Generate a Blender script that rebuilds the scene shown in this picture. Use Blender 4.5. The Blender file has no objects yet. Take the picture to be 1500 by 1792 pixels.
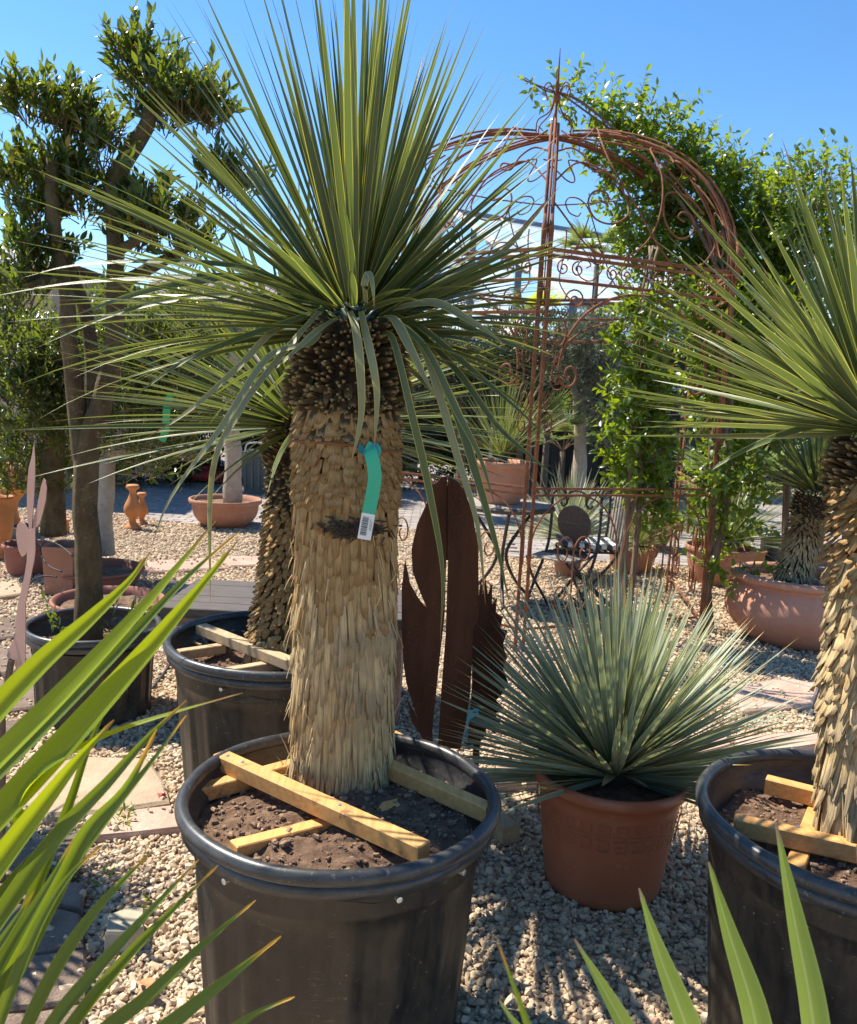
import bpy, math, random
import numpy as np
from mathutils import Vector, Matrix, noise as mnoise
from mathutils.geometry import tessellate_polygon

random.seed(11)
rng = np.random.default_rng(11)
PI = math.pi
scene = bpy.context.scene
COL = scene.collection

# ------------------------------------------------------------------ camera, world, sun, exposure
CAM_H, PITCH, ROLL, FPX = 1.54, math.radians(8.0), math.radians(3.0), 1500.0
cam_data = bpy.data.cameras.new('camera')
cam = bpy.data.objects.new('camera', cam_data)
COL.objects.link(cam)
cam_data.sensor_fit = 'VERTICAL'
cam_data.sensor_height = 24.0
cam_data.lens = 24.0 * FPX / 1792.0
cam_data.clip_start, cam_data.clip_end = 0.05, 600.0
cam_data.dof.use_dof = True
cam_data.dof.focus_distance = 2.15
cam_data.dof.aperture_fstop = 9.0
CAM_R = Matrix.Rotation(PI / 2 - PITCH, 3, 'X') @ Matrix.Rotation(ROLL, 3, 'Z')
cam.matrix_world = Matrix.Translation((0, 0, CAM_H)) @ CAM_R.to_4x4()
scene.camera = cam

SUN_EL, SUN_AZ = math.radians(54.0), math.radians(-60.0)      # azimuth from +Y, clockwise
SUN_V = Vector((math.sin(SUN_AZ) * math.cos(SUN_EL), math.cos(SUN_AZ) * math.cos(SUN_EL), math.sin(SUN_EL)))
world = bpy.data.worlds.new('World')
scene.world = world
world.use_nodes = True
wn = world.node_tree.nodes
wl = world.node_tree.links
sky = wn.new('ShaderNodeTexSky')
sky.sky_type = 'NISHITA'
sky.sun_disc = False
sky.sun_elevation = SUN_EL
sky.sun_rotation = SUN_AZ
sky.air_density = 1.0
sky.dust_density = 0.05
sky.ozone_density = 4.0
bg = wn['Background']
bg.inputs['Strength'].default_value = 0.097
hsv = wn.new('ShaderNodeHueSaturation')
hsv.inputs['Saturation'].default_value = 1.2
wl.new(sky.outputs[0], hsv.inputs['Color'])
wl.new(hsv.outputs[0], bg.inputs['Color'])
sun_data = bpy.data.lights.new('sun', 'SUN')
sun_data.energy = 4.6
sun_data.angle = math.radians(0.55)
sun_data.color = (1.0, 0.93, 0.80)
sun = bpy.data.objects.new('sun', sun_data)
sun.rotation_mode = 'QUATERNION'
sun.rotation_quaternion = SUN_V.to_track_quat('Z', 'Y')
COL.objects.link(sun)
scene.view_settings.view_transform = 'Standard'
scene.view_settings.look = 'None'
scene.view_settings.gamma = 1.0
scene.view_settings.use_curve_mapping = False
scene.view_settings.exposure = 1.15
scene.render.engine = 'CYCLES'
scene.cycles.max_bounces = 10
scene.cycles.transparent_max_bounces = 12
scene.cycles.use_denoising = True

# ------------------------------------------------------------------ helpers
def ray(px, py):
    return CAM_R @ Vector(((px - 750) / FPX, -(py - 896) / FPX, -1.0))

def P(px, py, Y):                       # the place on a sight line at distance Y in front of the camera
    d = ray(px, py)
    return Vector((0, 0, CAM_H)) + d * (Y / d.y)

def G(px, py, z=0.0):                   # the place where a sight line meets the level z
    d = ray(px, py)
    return Vector((0, 0, CAM_H)) + d * ((z - CAM_H) / d.z)

def cr(pts, n=8):                       # smooth polyline through points
    pts = [Vector(p) for p in pts]
    if len(pts) < 3:
        return [pts[0].lerp(pts[-1], i / n) for i in range(n + 1)]
    q = [pts[0] * 2 - pts[1]] + pts + [pts[-1] * 2 - pts[-2]]
    out = []
    for i in range(1, len(q) - 2):
        p0, p1, p2, p3 = q[i - 1], q[i], q[i + 1], q[i + 2]
        for k in range(n):
            t = k / n
            out.append(0.5 * ((2 * p1) + (p2 - p0) * t + (2 * p0 - 5 * p1 + 4 * p2 - p3) * t * t + (3 * p1 - p0 - 3 * p2 + p3) * t ** 3))
    out.append(pts[-1])
    return out

class Geo:
    def __init__(s):
        s.V, s.UV, s.R, s.L, s.T, s.n = [], [], [], [], [], 0
    def add(s, V, F, UV=None, R=None):
        V = np.asarray(V, float).reshape(-1, 3)
        m = len(V)
        s.V.append(V)
        s.UV.append(np.zeros((m, 2)) if UV is None else np.asarray(UV, float))
        s.R.append(np.zeros(m) if R is None else np.broadcast_to(np.asarray(R, float), (m,)))
        if isinstance(F, np.ndarray):
            s.L.append(F.reshape(-1) + s.n)
            s.T.append(np.full(len(F), F.shape[1]))
        else:
            s.L.append(np.array([i for f in F for i in f], int) + s.n)
            s.T.append(np.array([len(f) for f in F], int))
        s.n += m
        return s
    def box(s, c, size, rot=None, R=0.0, taper=1.0, bev=0.0):
        x, y, z = [k / 2 for k in size]
        if bev:
            V, F = bevel_box(x, y, z, bev)
        else:
            V = np.array([(-x, -y, -z), (x, -y, -z), (x, y, -z), (-x, y, -z), (-x * taper, -y * taper, z), (x * taper, -y * taper, z), (x * taper, y * taper, z), (-x * taper, y * taper, z)])
            F = [(3, 2, 1, 0), (4, 5, 6, 7), (0, 1, 5, 4), (1, 2, 6, 5), (2, 3, 7, 6), (3, 0, 4, 7)]
        UV = np.c_[V[:, 0], V[:, 1]]
        if rot is not None:
            V = V @ np.array(rot.to_3x3()).T
        return s.add(V + np.array(c), F, UV, R)
    def beam(s, a, b, w, h, up=(0, 0, 1), bev=0.0, R=0.0):
        a, b = Vector(a), Vector(b)
        y = (b - a).normalized()
        x = y.cross(Vector(up)).normalized()
        z = x.cross(y)
        return s.box((a + b) / 2, (w, (b - a).length, h), Matrix((x, y, z)).transposed(), R=R, bev=bev)
    def tube(s, pts, r, n=6, R=0.0, cap=True):
        pts = [Vector(p) for p in pts]
        m = len(pts)
        rr = [r] * m if not hasattr(r, '__len__') else r
        tan = [((pts[min(i + 1, m - 1)] - pts[max(i - 1, 0)])).normalized() for i in range(m)]
        ref = Vector((0, 0, 1)) if abs(tan[0].z) < 0.9 else Vector((1, 0, 0))
        x = tan[0].cross(ref).normalized()
        V, UV, acc = [], [], 0.0
        for i in range(m):
            x = (x - tan[i] * x.dot(tan[i])).normalized()
            y = tan[i].cross(x)
            if i: acc += (pts[i] - pts[i - 1]).length
            for k in range(n):
                a = 2 * PI * k / n
                V.append(pts[i] + (x * math.cos(a) + y * math.sin(a)) * rr[i])
                UV.append((k / n, acc))
        F = [(i * n + k, i * n + (k + 1) % n, (i + 1) * n + (k + 1) % n, (i + 1) * n + k) for i in range(m - 1) for k in range(n)]
        if cap:
            F += [tuple(range(n - 1, -1, -1)), tuple((m - 1) * n + k for k in range(n))]
        return s.add([tuple(v) for v in V], F, UV, R)
    def lathe(s, prof, n=48, c=(0, 0, 0), mod=None, R=0.0, ax=(1, 1)):
        m = len(prof)
        V, UV = [], []
        for j, (r, z) in enumerate(prof):
            for k in range(n):
                a = 2 * PI * k / n
                q = r if mod is None else mod(a, j, r, z)
                V.append((c[0] + q * math.cos(a) * ax[0], c[1] + q * math.sin(a) * ax[1], c[2] + z))
                UV.append((k / n, j / (m - 1)))
        F = [(j * n + k, j * n + (k + 1) % n, (j + 1) * n + (k + 1) % n, (j + 1) * n + k) for j in range(m - 1) for k in range(n)]
        return s.add(V, F, UV, R)
    def plate(s, poly, off):             # a flat sheet outline given its thickness by the vector off
        poly = [Vector(p) for p in poly]
        off = Vector(off)
        n = len(poly)
        V = [tuple(p) for p in poly] + [tuple(p + off) for p in poly]
        tri = tessellate_polygon([poly])
        F = [tuple(t) for t in tri] + [tuple(i + n for i in reversed(t)) for t in tri]
        F += [(i, (i + 1) % n, (i + 1) % n + n, i + n) for i in range(n)]
        return s.add(V, F)
    def arrays(s):
        return np.concatenate(s.V), np.concatenate(s.L), np.concatenate(s.T), np.concatenate(s.UV), np.concatenate(s.R)

def bevel_box(x, y, z, b):
    V = []
    for sz in (-1, 1):
        for (rx, ry, rz) in (((x - b), (y - b), z), (x, y, z - b)):
            V += [(-rx, -ry, sz * rz), (rx, -ry, sz * rz), (rx, ry, sz * rz), (-rx, ry, sz * rz)]
    # rings: 0 bottom cap, 1 bottom wide, 2 top cap, 3 top wide
    F = [(3, 2, 1, 0), (8, 9, 10, 11)]
    for a, c in ((0, 4), (4, 12), (12, 8)):
        for k in range(4):
            F.append((a + k, a + (k + 1) % 4, c + (k + 1) % 4, c + k))
    return np.array(V), F

def make_mesh(name, geo, origin=(0, 0, 0), smooth=False):
    V, L, T, UV, R = geo.arrays()
    me = bpy.data.meshes.new(name)
    me.vertices.add(len(V))
    me.vertices.foreach_set('co', (V - np.array(origin)).astype(np.float32).reshape(-1))
    me.loops.add(len(L))
    me.loops.foreach_set('vertex_index', L.astype(np.int32))
    me.polygons.add(len(T))
    me.polygons.foreach_set('loop_start', (np.cumsum(T) - T).astype(np.int32))
    me.polygons.foreach_set('loop_total', T.astype(np.int32))
    me.polygons.foreach_set('use_smooth', np.full(len(T), smooth, bool))
    uv = me.uv_layers.new(name='UVMap')
    uv.data.foreach_set('uv', UV[L].astype(np.float32).reshape(-1))
    if R.any():
        at = me.attributes.new('rnd', 'FLOAT', 'POINT')
        at.data.foreach_set('value', R.astype(np.float32))
    me.update()
    me.validate()
    return me

LOC = {}
def thing(name, label, cat, loc, group=None):
    o = bpy.data.objects.new(name, None)
    o.empty_display_size = 0.1
    o.location = loc
    COL.objects.link(o)
    LOC[o.name] = Vector(loc)
    o['label'], o['category'] = label, cat
    if group: o['group'] = group
    return o

def struct(name, loc=(0, 0, 0)):
    o = bpy.data.objects.new(name, None)
    o.location = loc
    COL.objects.link(o)
    LOC[o.name] = Vector(loc)
    o['kind'] = 'structure'
    return o

def part(name, geo, mat, parent, smooth=False, kind=None, label=None):
    base = LOC[parent.name]
    o = bpy.data.objects.new(name, make_mesh(name, geo, base, smooth))
    o.data.materials.append(mat)
    COL.objects.link(o)
    o.parent = parent
    LOC[o.name] = base
    if kind: o['kind'] = kind
    if label: o['label'] = label
    return o

def solo(name, geo, mat, label=None, cat=None, loc=(0, 0, 0), smooth=False, kind=None, group=None):
    o = bpy.data.objects.new(name, make_mesh(name, geo, loc, smooth))
    o.data.materials.append(mat)
    o.location = loc
    COL.objects.link(o)
    LOC[o.name] = Vector(loc)
    if kind: o['kind'] = kind
    if label: o['label'] = label
    if cat: o['category'] = cat
    if group: o['group'] = group
    return o

# many alike pieces: frames (origin, along, normal, width, length) -> objects sharing meshes, or one joined mesh
def frames(O, D, N, W, L, H=None):
    D = D / np.linalg.norm(D, axis=1, keepdims=True)
    X = np.cross(D, N)
    X /= np.maximum(np.linalg.norm(X, axis=1, keepdims=True), 1e-9)
    Z = np.cross(X, D)
    H = L if H is None else H
    return O, X * W[:, None], D * L[:, None], Z * H[:, None]

def join_pieces(fr, variants, which, rnd, geo=None):
    O, X, D, Z = fr
    geo = geo or Geo()
    for vi, (V, F, UV) in enumerate(variants):
        k = np.nonzero(which == vi)[0]
        if not len(k): continue
        W = O[k][:, None, :] + V[None, :, 0:1] * X[k][:, None, :] + V[None, :, 1:2] * D[k][:, None, :] + V[None, :, 2:3] * Z[k][:, None, :]
        m = len(V)
        FF = (F[None] + (np.arange(len(k)) * m)[:, None, None]).reshape(-1, F.shape[1])
        geo.add(W.reshape(-1, 3), FF, np.tile(UV, (len(k), 1)), np.repeat(rnd[k], m))
    return geo

def piece_objects(name, fr, variants, which, mat, parent, idx, smooth=True):
    base = np.array(LOC[parent.name])
    O, X, D, Z = fr
    meshes = []
    for (V, F, UV) in variants:
        me = make_mesh(name, Geo().add(V, F, UV), smooth=smooth)
        me.materials.append(mat)
        meshes.append(me)
    for i in idx:
        o = bpy.data.objects.new(name, meshes[which[i]])
        M = np.eye(4)
        M[:3, 0], M[:3, 1], M[:3, 2], M[:3, 3] = X[i], D[i], Z[i], O[i] - base
        o.matrix_basis = Matrix(M.tolist())
        COL.objects.link(o)
        o.parent = parent

# ------------------------------------------------------------------ materials
def mat_new(name):
    m = bpy.data.materials.new(name)
    m.use_nodes = True
    return m, m.node_tree.nodes, m.node_tree.links, m.node_tree.nodes['Principled BSDF']

def nd(ns, t, **kw):
    n = ns.new(t)
    for k, v in kw.items(): setattr(n, k, v)
    return n

def math_(ns, ls, op, a, b=None, clamp=False):
    n = nd(ns, 'ShaderNodeMath', operation=op, use_clamp=clamp)
    for i, v in enumerate((a, b)):
        if v is None: continue
        if isinstance(v, (int, float)): n.inputs[i].default_value = v
        else: ls.new(v, n.inputs[i])
    return n.outputs[0]

def mix_(ns, ls, f, a, b, blend='MIX'):
    n = nd(ns, 'ShaderNodeMix', data_type='RGBA', blend_type=blend)
    for i, v in ((0, f), (6, a), (7, b)):
        if isinstance(v, (int, float)): n.inputs[i].default_value = v
        elif isinstance(v, tuple): n.inputs[i].default_value = (*v, 1) if len(v) == 3 else v
        else: ls.new(v, n.inputs[i])
    return n.outputs[2]

def ramp_(ns, ls, f, stops):
    n = nd(ns, 'ShaderNodeValToRGB')
    e = n.color_ramp.elements
    while len(e) < len(stops): e.new(0.5)
    for el, (p, c) in zip(e, stops):
        el.position = p
        el.color = (*c, 1)
    ls.new(f, n.inputs[0])
    return n.outputs[0]

def noise_(ns, ls, scale, detail=4, rough=0.6, vec=None, coord='Object', stretch=None):
    if vec is None:
        vec = nd(ns, 'ShaderNodeTexCoord').outputs[coord]
    if stretch:
        mp = nd(ns, 'ShaderNodeMapping')
        mp.inputs['Scale'].default_value = stretch
        ls.new(vec, mp.inputs[0])
        vec = mp.outputs[0]
    n = nd(ns, 'ShaderNodeTexNoise')
    n.inputs['Scale'].default_value = scale
    n.inputs['Detail'].default_value = detail
    n.inputs['Roughness'].default_value = rough
    ls.new(vec, n.inputs['Vector'])
    return n.outputs['Fac']

def rnd_(ns, ls):
    oi = nd(ns, 'ShaderNodeObjectInfo')
    at = nd(ns, 'ShaderNodeAttribute', attribute_name='rnd')
    return math_(ns, ls, 'FRACT', math_(ns, ls, 'ADD', oi.outputs['Random'], at.outputs['Fac']))

def bump_(ns, ls, h, bsdf, strength=0.4, dist=0.01):
    b = nd(ns, 'ShaderNodeBump')
    b.inputs['Strength'].default_value = strength
    b.inputs['Distance'].default_value = dist
    ls.new(h, b.inputs['Height'])
    ls.new(b.outputs[0], bsdf.inputs['Normal'])

def m_simple(name, c1, c2, scale=8.0, rough=0.7, bump=0.3, bdist=0.004, spots=None, metal=0.0, stretch=None, spot_scale=90, var=0.0, spec=0.5):
    m, ns, ls, b = mat_new(name)
    f = noise_(ns, ls, scale, 6, 0.65, stretch=stretch)
    col = ramp_(ns, ls, f, [(0.32, c1), (0.68, c2)])
    if spots:
        f2 = noise_(ns, ls, spot_scale, 3, 0.6)
        f3 = noise_(ns, ls, spot_scale / 14, 4, 0.6)
        k = math_(ns, ls, 'MULTIPLY', ramp_(ns, ls, f2, [(0.60, (0, 0, 0)), (0.68, (1, 1, 1))]), ramp_(ns, ls, f3, [(0.40, (0, 0, 0)), (0.62, (1, 1, 1))]))
        col = mix_(ns, ls, k, col, spots)
    if var:
        r = rnd_(ns, ls)
        hs = nd(ns, 'ShaderNodeHueSaturation')
        ls.new(col, hs.inputs['Color'])
        ls.new(math_(ns, ls, 'ADD', math_(ns, ls, 'MULTIPLY', r, 2 * var), 1 - var), hs.inputs['Value'])
        col = hs.outputs[0]
    ls.new(col, b.inputs['Base Color'])
    b.inputs['Roughness'].default_value = rough
    b.inputs['Metallic'].default_value = metal
    b.inputs['Specular IOR Level'].default_value = spec
    if bump:
        f4 = noise_(ns, ls, scale * 9, 4, 0.7, stretch=stretch)
        bump_(ns, ls, f4, b, bump, bdist)
    return m

def m_blade(name, base, base2, edge, tip, trans, tw=0.35, rough=0.42, edge_at=0.86, tip_at=0.955, streak=0.25, mid=None):
    m, ns, ls, b = mat_new(name)
    uv = nd(ns, 'ShaderNodeUVMap')
    sp = nd(ns, 'ShaderNodeSeparateXYZ')
    ls.new(uv.outputs[0], sp.inputs[0])
    u, v = sp.outputs[0], sp.outputs[1]
    r = rnd_(ns, ls)
    eu = math_(ns, ls, 'MULTIPLY', math_(ns, ls, 'ABSOLUTE', math_(ns, ls, 'SUBTRACT', u, 0.5)), 2.0)
    col = mix_(ns, ls, r, base, base2)
    cb = nd(ns, 'ShaderNodeCombineXYZ')
    ls.new(math_(ns, ls, 'MULTIPLY', u, 22.0), cb.inputs[0])
    ls.new(math_(ns, ls, 'ADD', math_(ns, ls, 'MULTIPLY', v, 1.2), math_(ns, ls, 'MULTIPLY', r, 50.0)), cb.inputs[1])
    nz = noise_(ns, ls, 1.0, 3, 0.6, vec=cb.outputs[0])
    col = mix_(ns, ls, math_(ns, ls, 'MULTIPLY', ramp_(ns, ls, nz, [(0.35, (0, 0, 0)), (0.7, (1, 1, 1))]), streak), col, tuple(min(1, c * 2.1) for c in base2))
    if mid:
        col = mix_(ns, ls, ramp_(ns, ls, eu, [(0.05, (1, 1, 1)), (0.14, (0, 0, 0))]), col, mid)
    emask = ramp_(ns, ls, eu, [(edge_at - 0.06, (0, 0, 0)), (edge_at + 0.04, (1, 1, 1))])
    col = mix_(ns, ls, emask, col, edge)
    tv = math_(ns, ls, 'ADD', v, math_(ns, ls, 'MULTIPLY', math_(ns, ls, 'SUBTRACT', r, 0.5), 0.05))
    tmask = ramp_(ns, ls, tv, [(tip_at - 0.03, (0, 0, 0)), (tip_at + 0.012, (1, 1, 1))])
    col = mix_(ns, ls, tmask, col, tip)
    ls.new(col, b.inputs['Base Color'])
    b.inputs['Roughness'].default_value = rough
    b.inputs['Specular IOR Level'].default_value = 0.45
    bump_(ns, ls, nz, b, 0.35, 0.0015)
    tr = nd(ns, 'ShaderNodeBsdfTranslucent')
    tc = mix_(ns, ls, emask, trans, tuple(min(1, c * 1.5) for c in edge))
    tc = mix_(ns, ls, tmask, tc, tip)
    ls.new(tc, tr.inputs[0])
    mx = nd(ns, 'ShaderNodeMixShader')
    mx.inputs[0].default_value = tw
    ls.new(b.outputs[0], mx.inputs[1])
    ls.new(tr.outputs[0], mx.inputs[2])
    ls.new(mx.outputs[0], ns['Material Output'].inputs[0])
    return m

def m_leaf(name, c1, c2, trans, tw=0.35, rough=0.35, odd=None):
    m, ns, ls, b = mat_new(name)
    r = rnd_(ns, ls)
    stops = [(0.0, c1), (0.9, c2)] if odd is None else [(0.0, c1), (0.93, c2), (0.97, odd)]
    col = ramp_(ns, ls, r, stops)
    ls.new(col, b.inputs['Base Color'])
    b.inputs['Roughness'].default_value = rough
    tr = nd(ns, 'ShaderNodeBsdfTranslucent')
    tr.inputs[0].default_value = (*trans, 1)
    mx = nd(ns, 'ShaderNodeMixShader')
    mx.inputs[0].default_value = tw
    ls.new(b.outputs[0], mx.inputs[1])
    ls.new(tr.outputs[0], mx.inputs[2])
    ls.new(mx.outputs[0], ns['Material Output'].inputs[0])
    return m

def m_scale(name, c1, c2, tip, base, rough=0.85, grey=None):
    m, ns, ls, b = mat_new(name)
    uv = nd(ns, 'ShaderNodeUVMap')
    sp = nd(ns, 'ShaderNodeSeparateXYZ')
    ls.new(uv.outputs[0], sp.inputs[0])
    r = rnd_(ns, ls)
    cb = nd(ns, 'ShaderNodeCombineXYZ')
    ls.new(math_(ns, ls, 'MULTIPLY', sp.outputs[0], 9.0), cb.inputs[0])
    ls.new(math_(ns, ls, 'ADD', math_(ns, ls, 'MULTIPLY', sp.outputs[1], 1.3), math_(ns, ls, 'MULTIPLY', r, 90.0)), cb.inputs[1])
    nz = noise_(ns, ls, 1.6, 5, 0.7, vec=cb.outputs[0])
    col = mix_(ns, ls, r, c1, c2)
    col = mix_(ns, ls, ramp_(ns, ls, nz, [(0.30, (1, 1, 1)), (0.52, (0, 0, 0))]), col, base)
    vt = math_(ns, ls, 'ADD', sp.outputs[1], math_(ns, ls, 'MULTIPLY', math_(ns, ls, 'SUBTRACT', nz, 0.5), 0.5))
    col = mix_(ns, ls, ramp_(ns, ls, vt, [(0.72, (0, 0, 0)), (1.0, (0.85, 0.85, 0.85))]), col, tip)
    if grey:
        g = noise_(ns, ls, 7.0, 3, 0.6, vec=nd(ns, 'ShaderNodeNewGeometry').outputs['Position'])
        col = mix_(ns, ls, math_(ns, ls, 'MULTIPLY', ramp_(ns, ls, g, [(0.45, (0, 0, 0)), (0.62, (1, 1, 1))]), 0.75), col, grey)
    ls.new(col, b.inputs['Base Color'])
    b.inputs['Roughness'].default_value = rough
    b.inputs['Specular IOR Level'].default_value = 0.25
    bump_(ns, ls, nz, b, 0.6, 0.004)
    return m

M = {}
M['blade_main'] = m_blade('yucca_blade', (0.048, 0.080, 0.034), (0.085, 0.115, 0.055), (0.46, 0.42, 0.07), (0.20, 0.11, 0.06), (0.17, 0.23, 0.035), 0.28, edge_at=0.87, streak=.18, rough=.36)
M['blade_grey'] = m_blade('hanging_blade', (0.15, 0.165, 0.085), (0.22, 0.225, 0.125), (0.48, 0.41, 0.11), (0.42, 0.22, 0.10), (0.24, 0.26, 0.06), 0.25, tip_at=0.92, edge_at=0.84, streak=.4)
M['blade_right'] = m_blade('stiff_blade', (0.060, 0.092, 0.042), (0.105, 0.138, 0.070), (0.50, 0.46, 0.09), (0.30, 0.24, 0.15), (0.18, 0.24, 0.04), 0.28, edge_at=0.87, streak=.18, rough=.36)
M['blade_blue'] = m_blade('blue_blade', (0.215, 0.265, 0.205), (0.31, 0.355, 0.285), (0.58, 0.50, 0.15), (0.46, 0.30, 0.10), (0.26, 0.32, 0.12), 0.26, edge_at=0.86, tip_at=0.93, rough=0.33)
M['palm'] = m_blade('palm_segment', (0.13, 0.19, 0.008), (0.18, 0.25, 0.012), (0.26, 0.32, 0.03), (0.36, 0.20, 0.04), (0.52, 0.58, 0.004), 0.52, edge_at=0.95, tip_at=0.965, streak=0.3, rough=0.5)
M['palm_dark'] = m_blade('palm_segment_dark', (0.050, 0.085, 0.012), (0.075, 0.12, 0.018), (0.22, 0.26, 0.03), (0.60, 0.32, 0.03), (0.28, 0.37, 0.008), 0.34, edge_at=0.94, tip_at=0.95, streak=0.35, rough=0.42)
M['palm_pale'] = m_blade('palm_segment_ribbed', (0.13, 0.20, 0.045), (0.17, 0.24, 0.06), (0.26, 0.33, 0.08), (0.30, 0.20, 0.14), (0.32, 0.42, 0.05), 0.36, edge_at=0.93, tip_at=0.975, mid=(0.40, 0.45, 0.22), streak=0.2)
M['palm_far'] = m_blade('fan_palm_far', (0.10, 0.16, 0.05), (0.15, 0.21, 0.08), (0.34, 0.36, 0.12), (0.30, 0.26, 0.12), (0.28, 0.36, 0.06), 0.3)
M['olive'] = m_leaf('olive_leaf', (0.024, 0.040, 0.013), (0.072, 0.102, 0.030), (0.30, 0.38, 0.025), 0.28, 0.25, odd=(0.34, 0.24, 0.03))
M['silver'] = m_leaf('silver_leaf', (0.085, 0.105, 0.065), (0.16, 0.18, 0.12), (0.16, 0.20, 0.07), 0.2, 0.45)
M['hedge'] = m_leaf('hedge_leaf', (0.020, 0.034, 0.013), (0.048, 0.068, 0.026), (0.11, 0.16, 0.03), 0.18, 0.4)
M['litter'] = m_leaf('dry_litter', (0.16, 0.085, 0.035), (0.34, 0.22, 0.10), (0.3, 0.18, 0.06), 0.15, 0.7)
M['vine'] = m_leaf('vine_leaf', (0.050, 0.098, 0.014), (0.100, 0.160, 0.022), (0.34, 0.45, 0.012), 0.42, 0.34)
M['scale_dark'] = m_scale('scale_dark', (0.070, 0.047, 0.022), (0.13, 0.090, 0.046), (0.40, 0.29, 0.14), (0.020, 0.012, 0.006))
M['scale_tan'] = m_scale('scale_tan', (0.36, 0.215, 0.085), (0.50, 0.325, 0.145), (0.26, 0.145, 0.055), (0.12, 0.055, 0.018))
M['scale_grey'] = m_scale('scale_grey', (0.52, 0.365, 0.175), (0.66, 0.49, 0.27), (0.27, 0.19, 0.10), (0.22, 0.12, 0.045), grey=(0.30, 0.235, 0.15))
M['scale_straw'] = m_scale('scale_straw', (0.64, 0.435, 0.19), (0.80, 0.59, 0.31), (0.30, 0.20, 0.105), (0.22, 0.11, 0.035), grey=(0.38, 0.29, 0.165))
M['core'] = m_simple('trunk_core', (0.035, 0.024, 0.014), (0.075, 0.05, 0.03), 30, 0.95, 0.5)
M['knot'] = m_simple('knot_fibre', (0.045, 0.03, 0.02), (0.11, 0.075, 0.05), 40, 0.95, 0.6)

def m_black_pot():
    m, ns, ls, b = mat_new('black_plastic')
    n1 = noise_(ns, ls, 3.0, 5, 0.65)
    n2 = noise_(ns, ls, 26.0, 6, 0.75, stretch=(1, 1, 0.35))
    col = mix_(ns, ls, ramp_(ns, ls, math_(ns, ls, 'MULTIPLY', n1, n2), [(0.18, (0, 0, 0)), (0.46, (1, 1, 1))]), (0.010, 0.0095, 0.009), (0.075, 0.058, 0.038))
    vo = nd(ns, 'ShaderNodeTexVoronoi')
    vo.inputs['Scale'].default_value = 75
    tc = nd(ns, 'ShaderNodeTexCoord')
    ls.new(tc.outputs['Object'], vo.inputs['Vector'])
    sp = ramp_(ns, ls, vo.outputs['Distance'], [(0.06, (1, 1, 1)), (0.22, (0, 0, 0))])
    sc = nd(ns, 'ShaderNodeSeparateColor')
    ls.new(vo.outputs['Color'], sc.inputs[0])
    k = math_(ns, ls, 'MULTIPLY', sp, math_(ns, ls, 'GREATER_THAN', sc.outputs[0], 0.80))
    k = math_(ns, ls, 'MULTIPLY', k, ramp_(ns, ls, n1, [(0.42, (0, 0, 0)), (0.6, (1, 1, 1))]))
    col = mix_(ns, ls, k, col, (0.36, 0.29, 0.19))
    n3 = noise_(ns, ls, 60, 4, 0.8, stretch=(0.25, 0.25, 1.4))
    col = mix_(ns, ls, math_(ns, ls, 'MULTIPLY', ramp_(ns, ls, n3, [(0.62, (0, 0, 0)), (0.72, (1, 1, 1))]), 0.5), col, (0.24, 0.19, 0.125))
    n5 = noise_(ns, ls, 34, 3, 0.55)
    n6 = noise_(ns, ls, 2.1, 3, 0.6)
    k5 = math_(ns, ls, 'MULTIPLY', ramp_(ns, ls, n5, [(0.69, (0, 0, 0)), (0.73, (1, 1, 1))]), ramp_(ns, ls, n6, [(0.48, (0, 0, 0)), (0.6, (1, 1, 1))]))
    col = mix_(ns, ls, math_(ns, ls, 'MULTIPLY', k5, 0.8), col, (0.33, 0.26, 0.16))
    ls.new(col, b.inputs['Base Color'])
    ls.new(ramp_(ns, ls, n2, [(0.3, (0.33,) * 3), (0.7, (0.58,) * 3)]), b.inputs['Roughness'])
    bump_(ns, ls, n2, b, 0.12, 0.004)
    return m
M['black'] = m_black_pot()
M['rim'] = m_simple('rim_plastic', (0.022, 0.023, 0.026), (0.06, 0.06, 0.06), 22, 0.36, 0.15, 0.002, spots=(0.16, 0.14, 0.12), stretch=(1, 1, 3))
M['brown_pot'] = m_simple('brown_plastic', (0.29, 0.095, 0.046), (0.325, 0.112, 0.056), 5, 0.42, 0.08, 0.001, spots=(0.36, 0.17, 0.10), spot_scale=70)
M['terracotta'] = m_simple('terracotta', (0.33, 0.145, 0.085), (0.40, 0.19, 0.12), 6, 0.8, 0.2, 0.002, spots=(0.48, 0.30, 0.22), spot_scale=40)
M['terra_pink'] = m_simple('terracotta_pink', (0.50, 0.225, 0.14), (0.58, 0.285, 0.185), 4, 0.85, 0.2, 0.002, spots=(0.62, 0.40, 0.29), spot_scale=30)
M['terra_red'] = m_simple('terracotta_red', (0.25, 0.09, 0.06), (0.32, 0.125, 0.085), 6, 0.8, 0.2, 0.002)
M['terra_orange'] = m_simple('terracotta_orange', (0.40, 0.15, 0.045), (0.50, 0.21, 0.07), 6, 0.75, 0.2, 0.002)
M['soil'] = m_simple('soil', (0.14, 0.074, 0.042), (0.39, 0.235, 0.145), 34, 0.98, 1.0, 0.014, spots=(0.50, 0.37, 0.26), spot_scale=120)
M['crumb'] = m_simple('soil_crumb', (0.14, 0.082, 0.05), (0.36, 0.24, 0.155), 60, 0.98, 0.6, 0.004, var=0.5)
M['wood'] = m_simple('timber', (0.55, 0.255, 0.068), (0.72, 0.40, 0.14), 9, 0.6, 0.3, 0.002, stretch=(10, 0.5, 10), var=0.14, spots=(0.30, 0.14, 0.05), spot_scale=26)
M['wood_grey'] = m_simple('grey_timber', (0.36, 0.25, 0.14), (0.52, 0.38, 0.22), 9, 0.8, 0.25, 0.002, stretch=(7, 0.7, 7), var=0.12)
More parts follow.
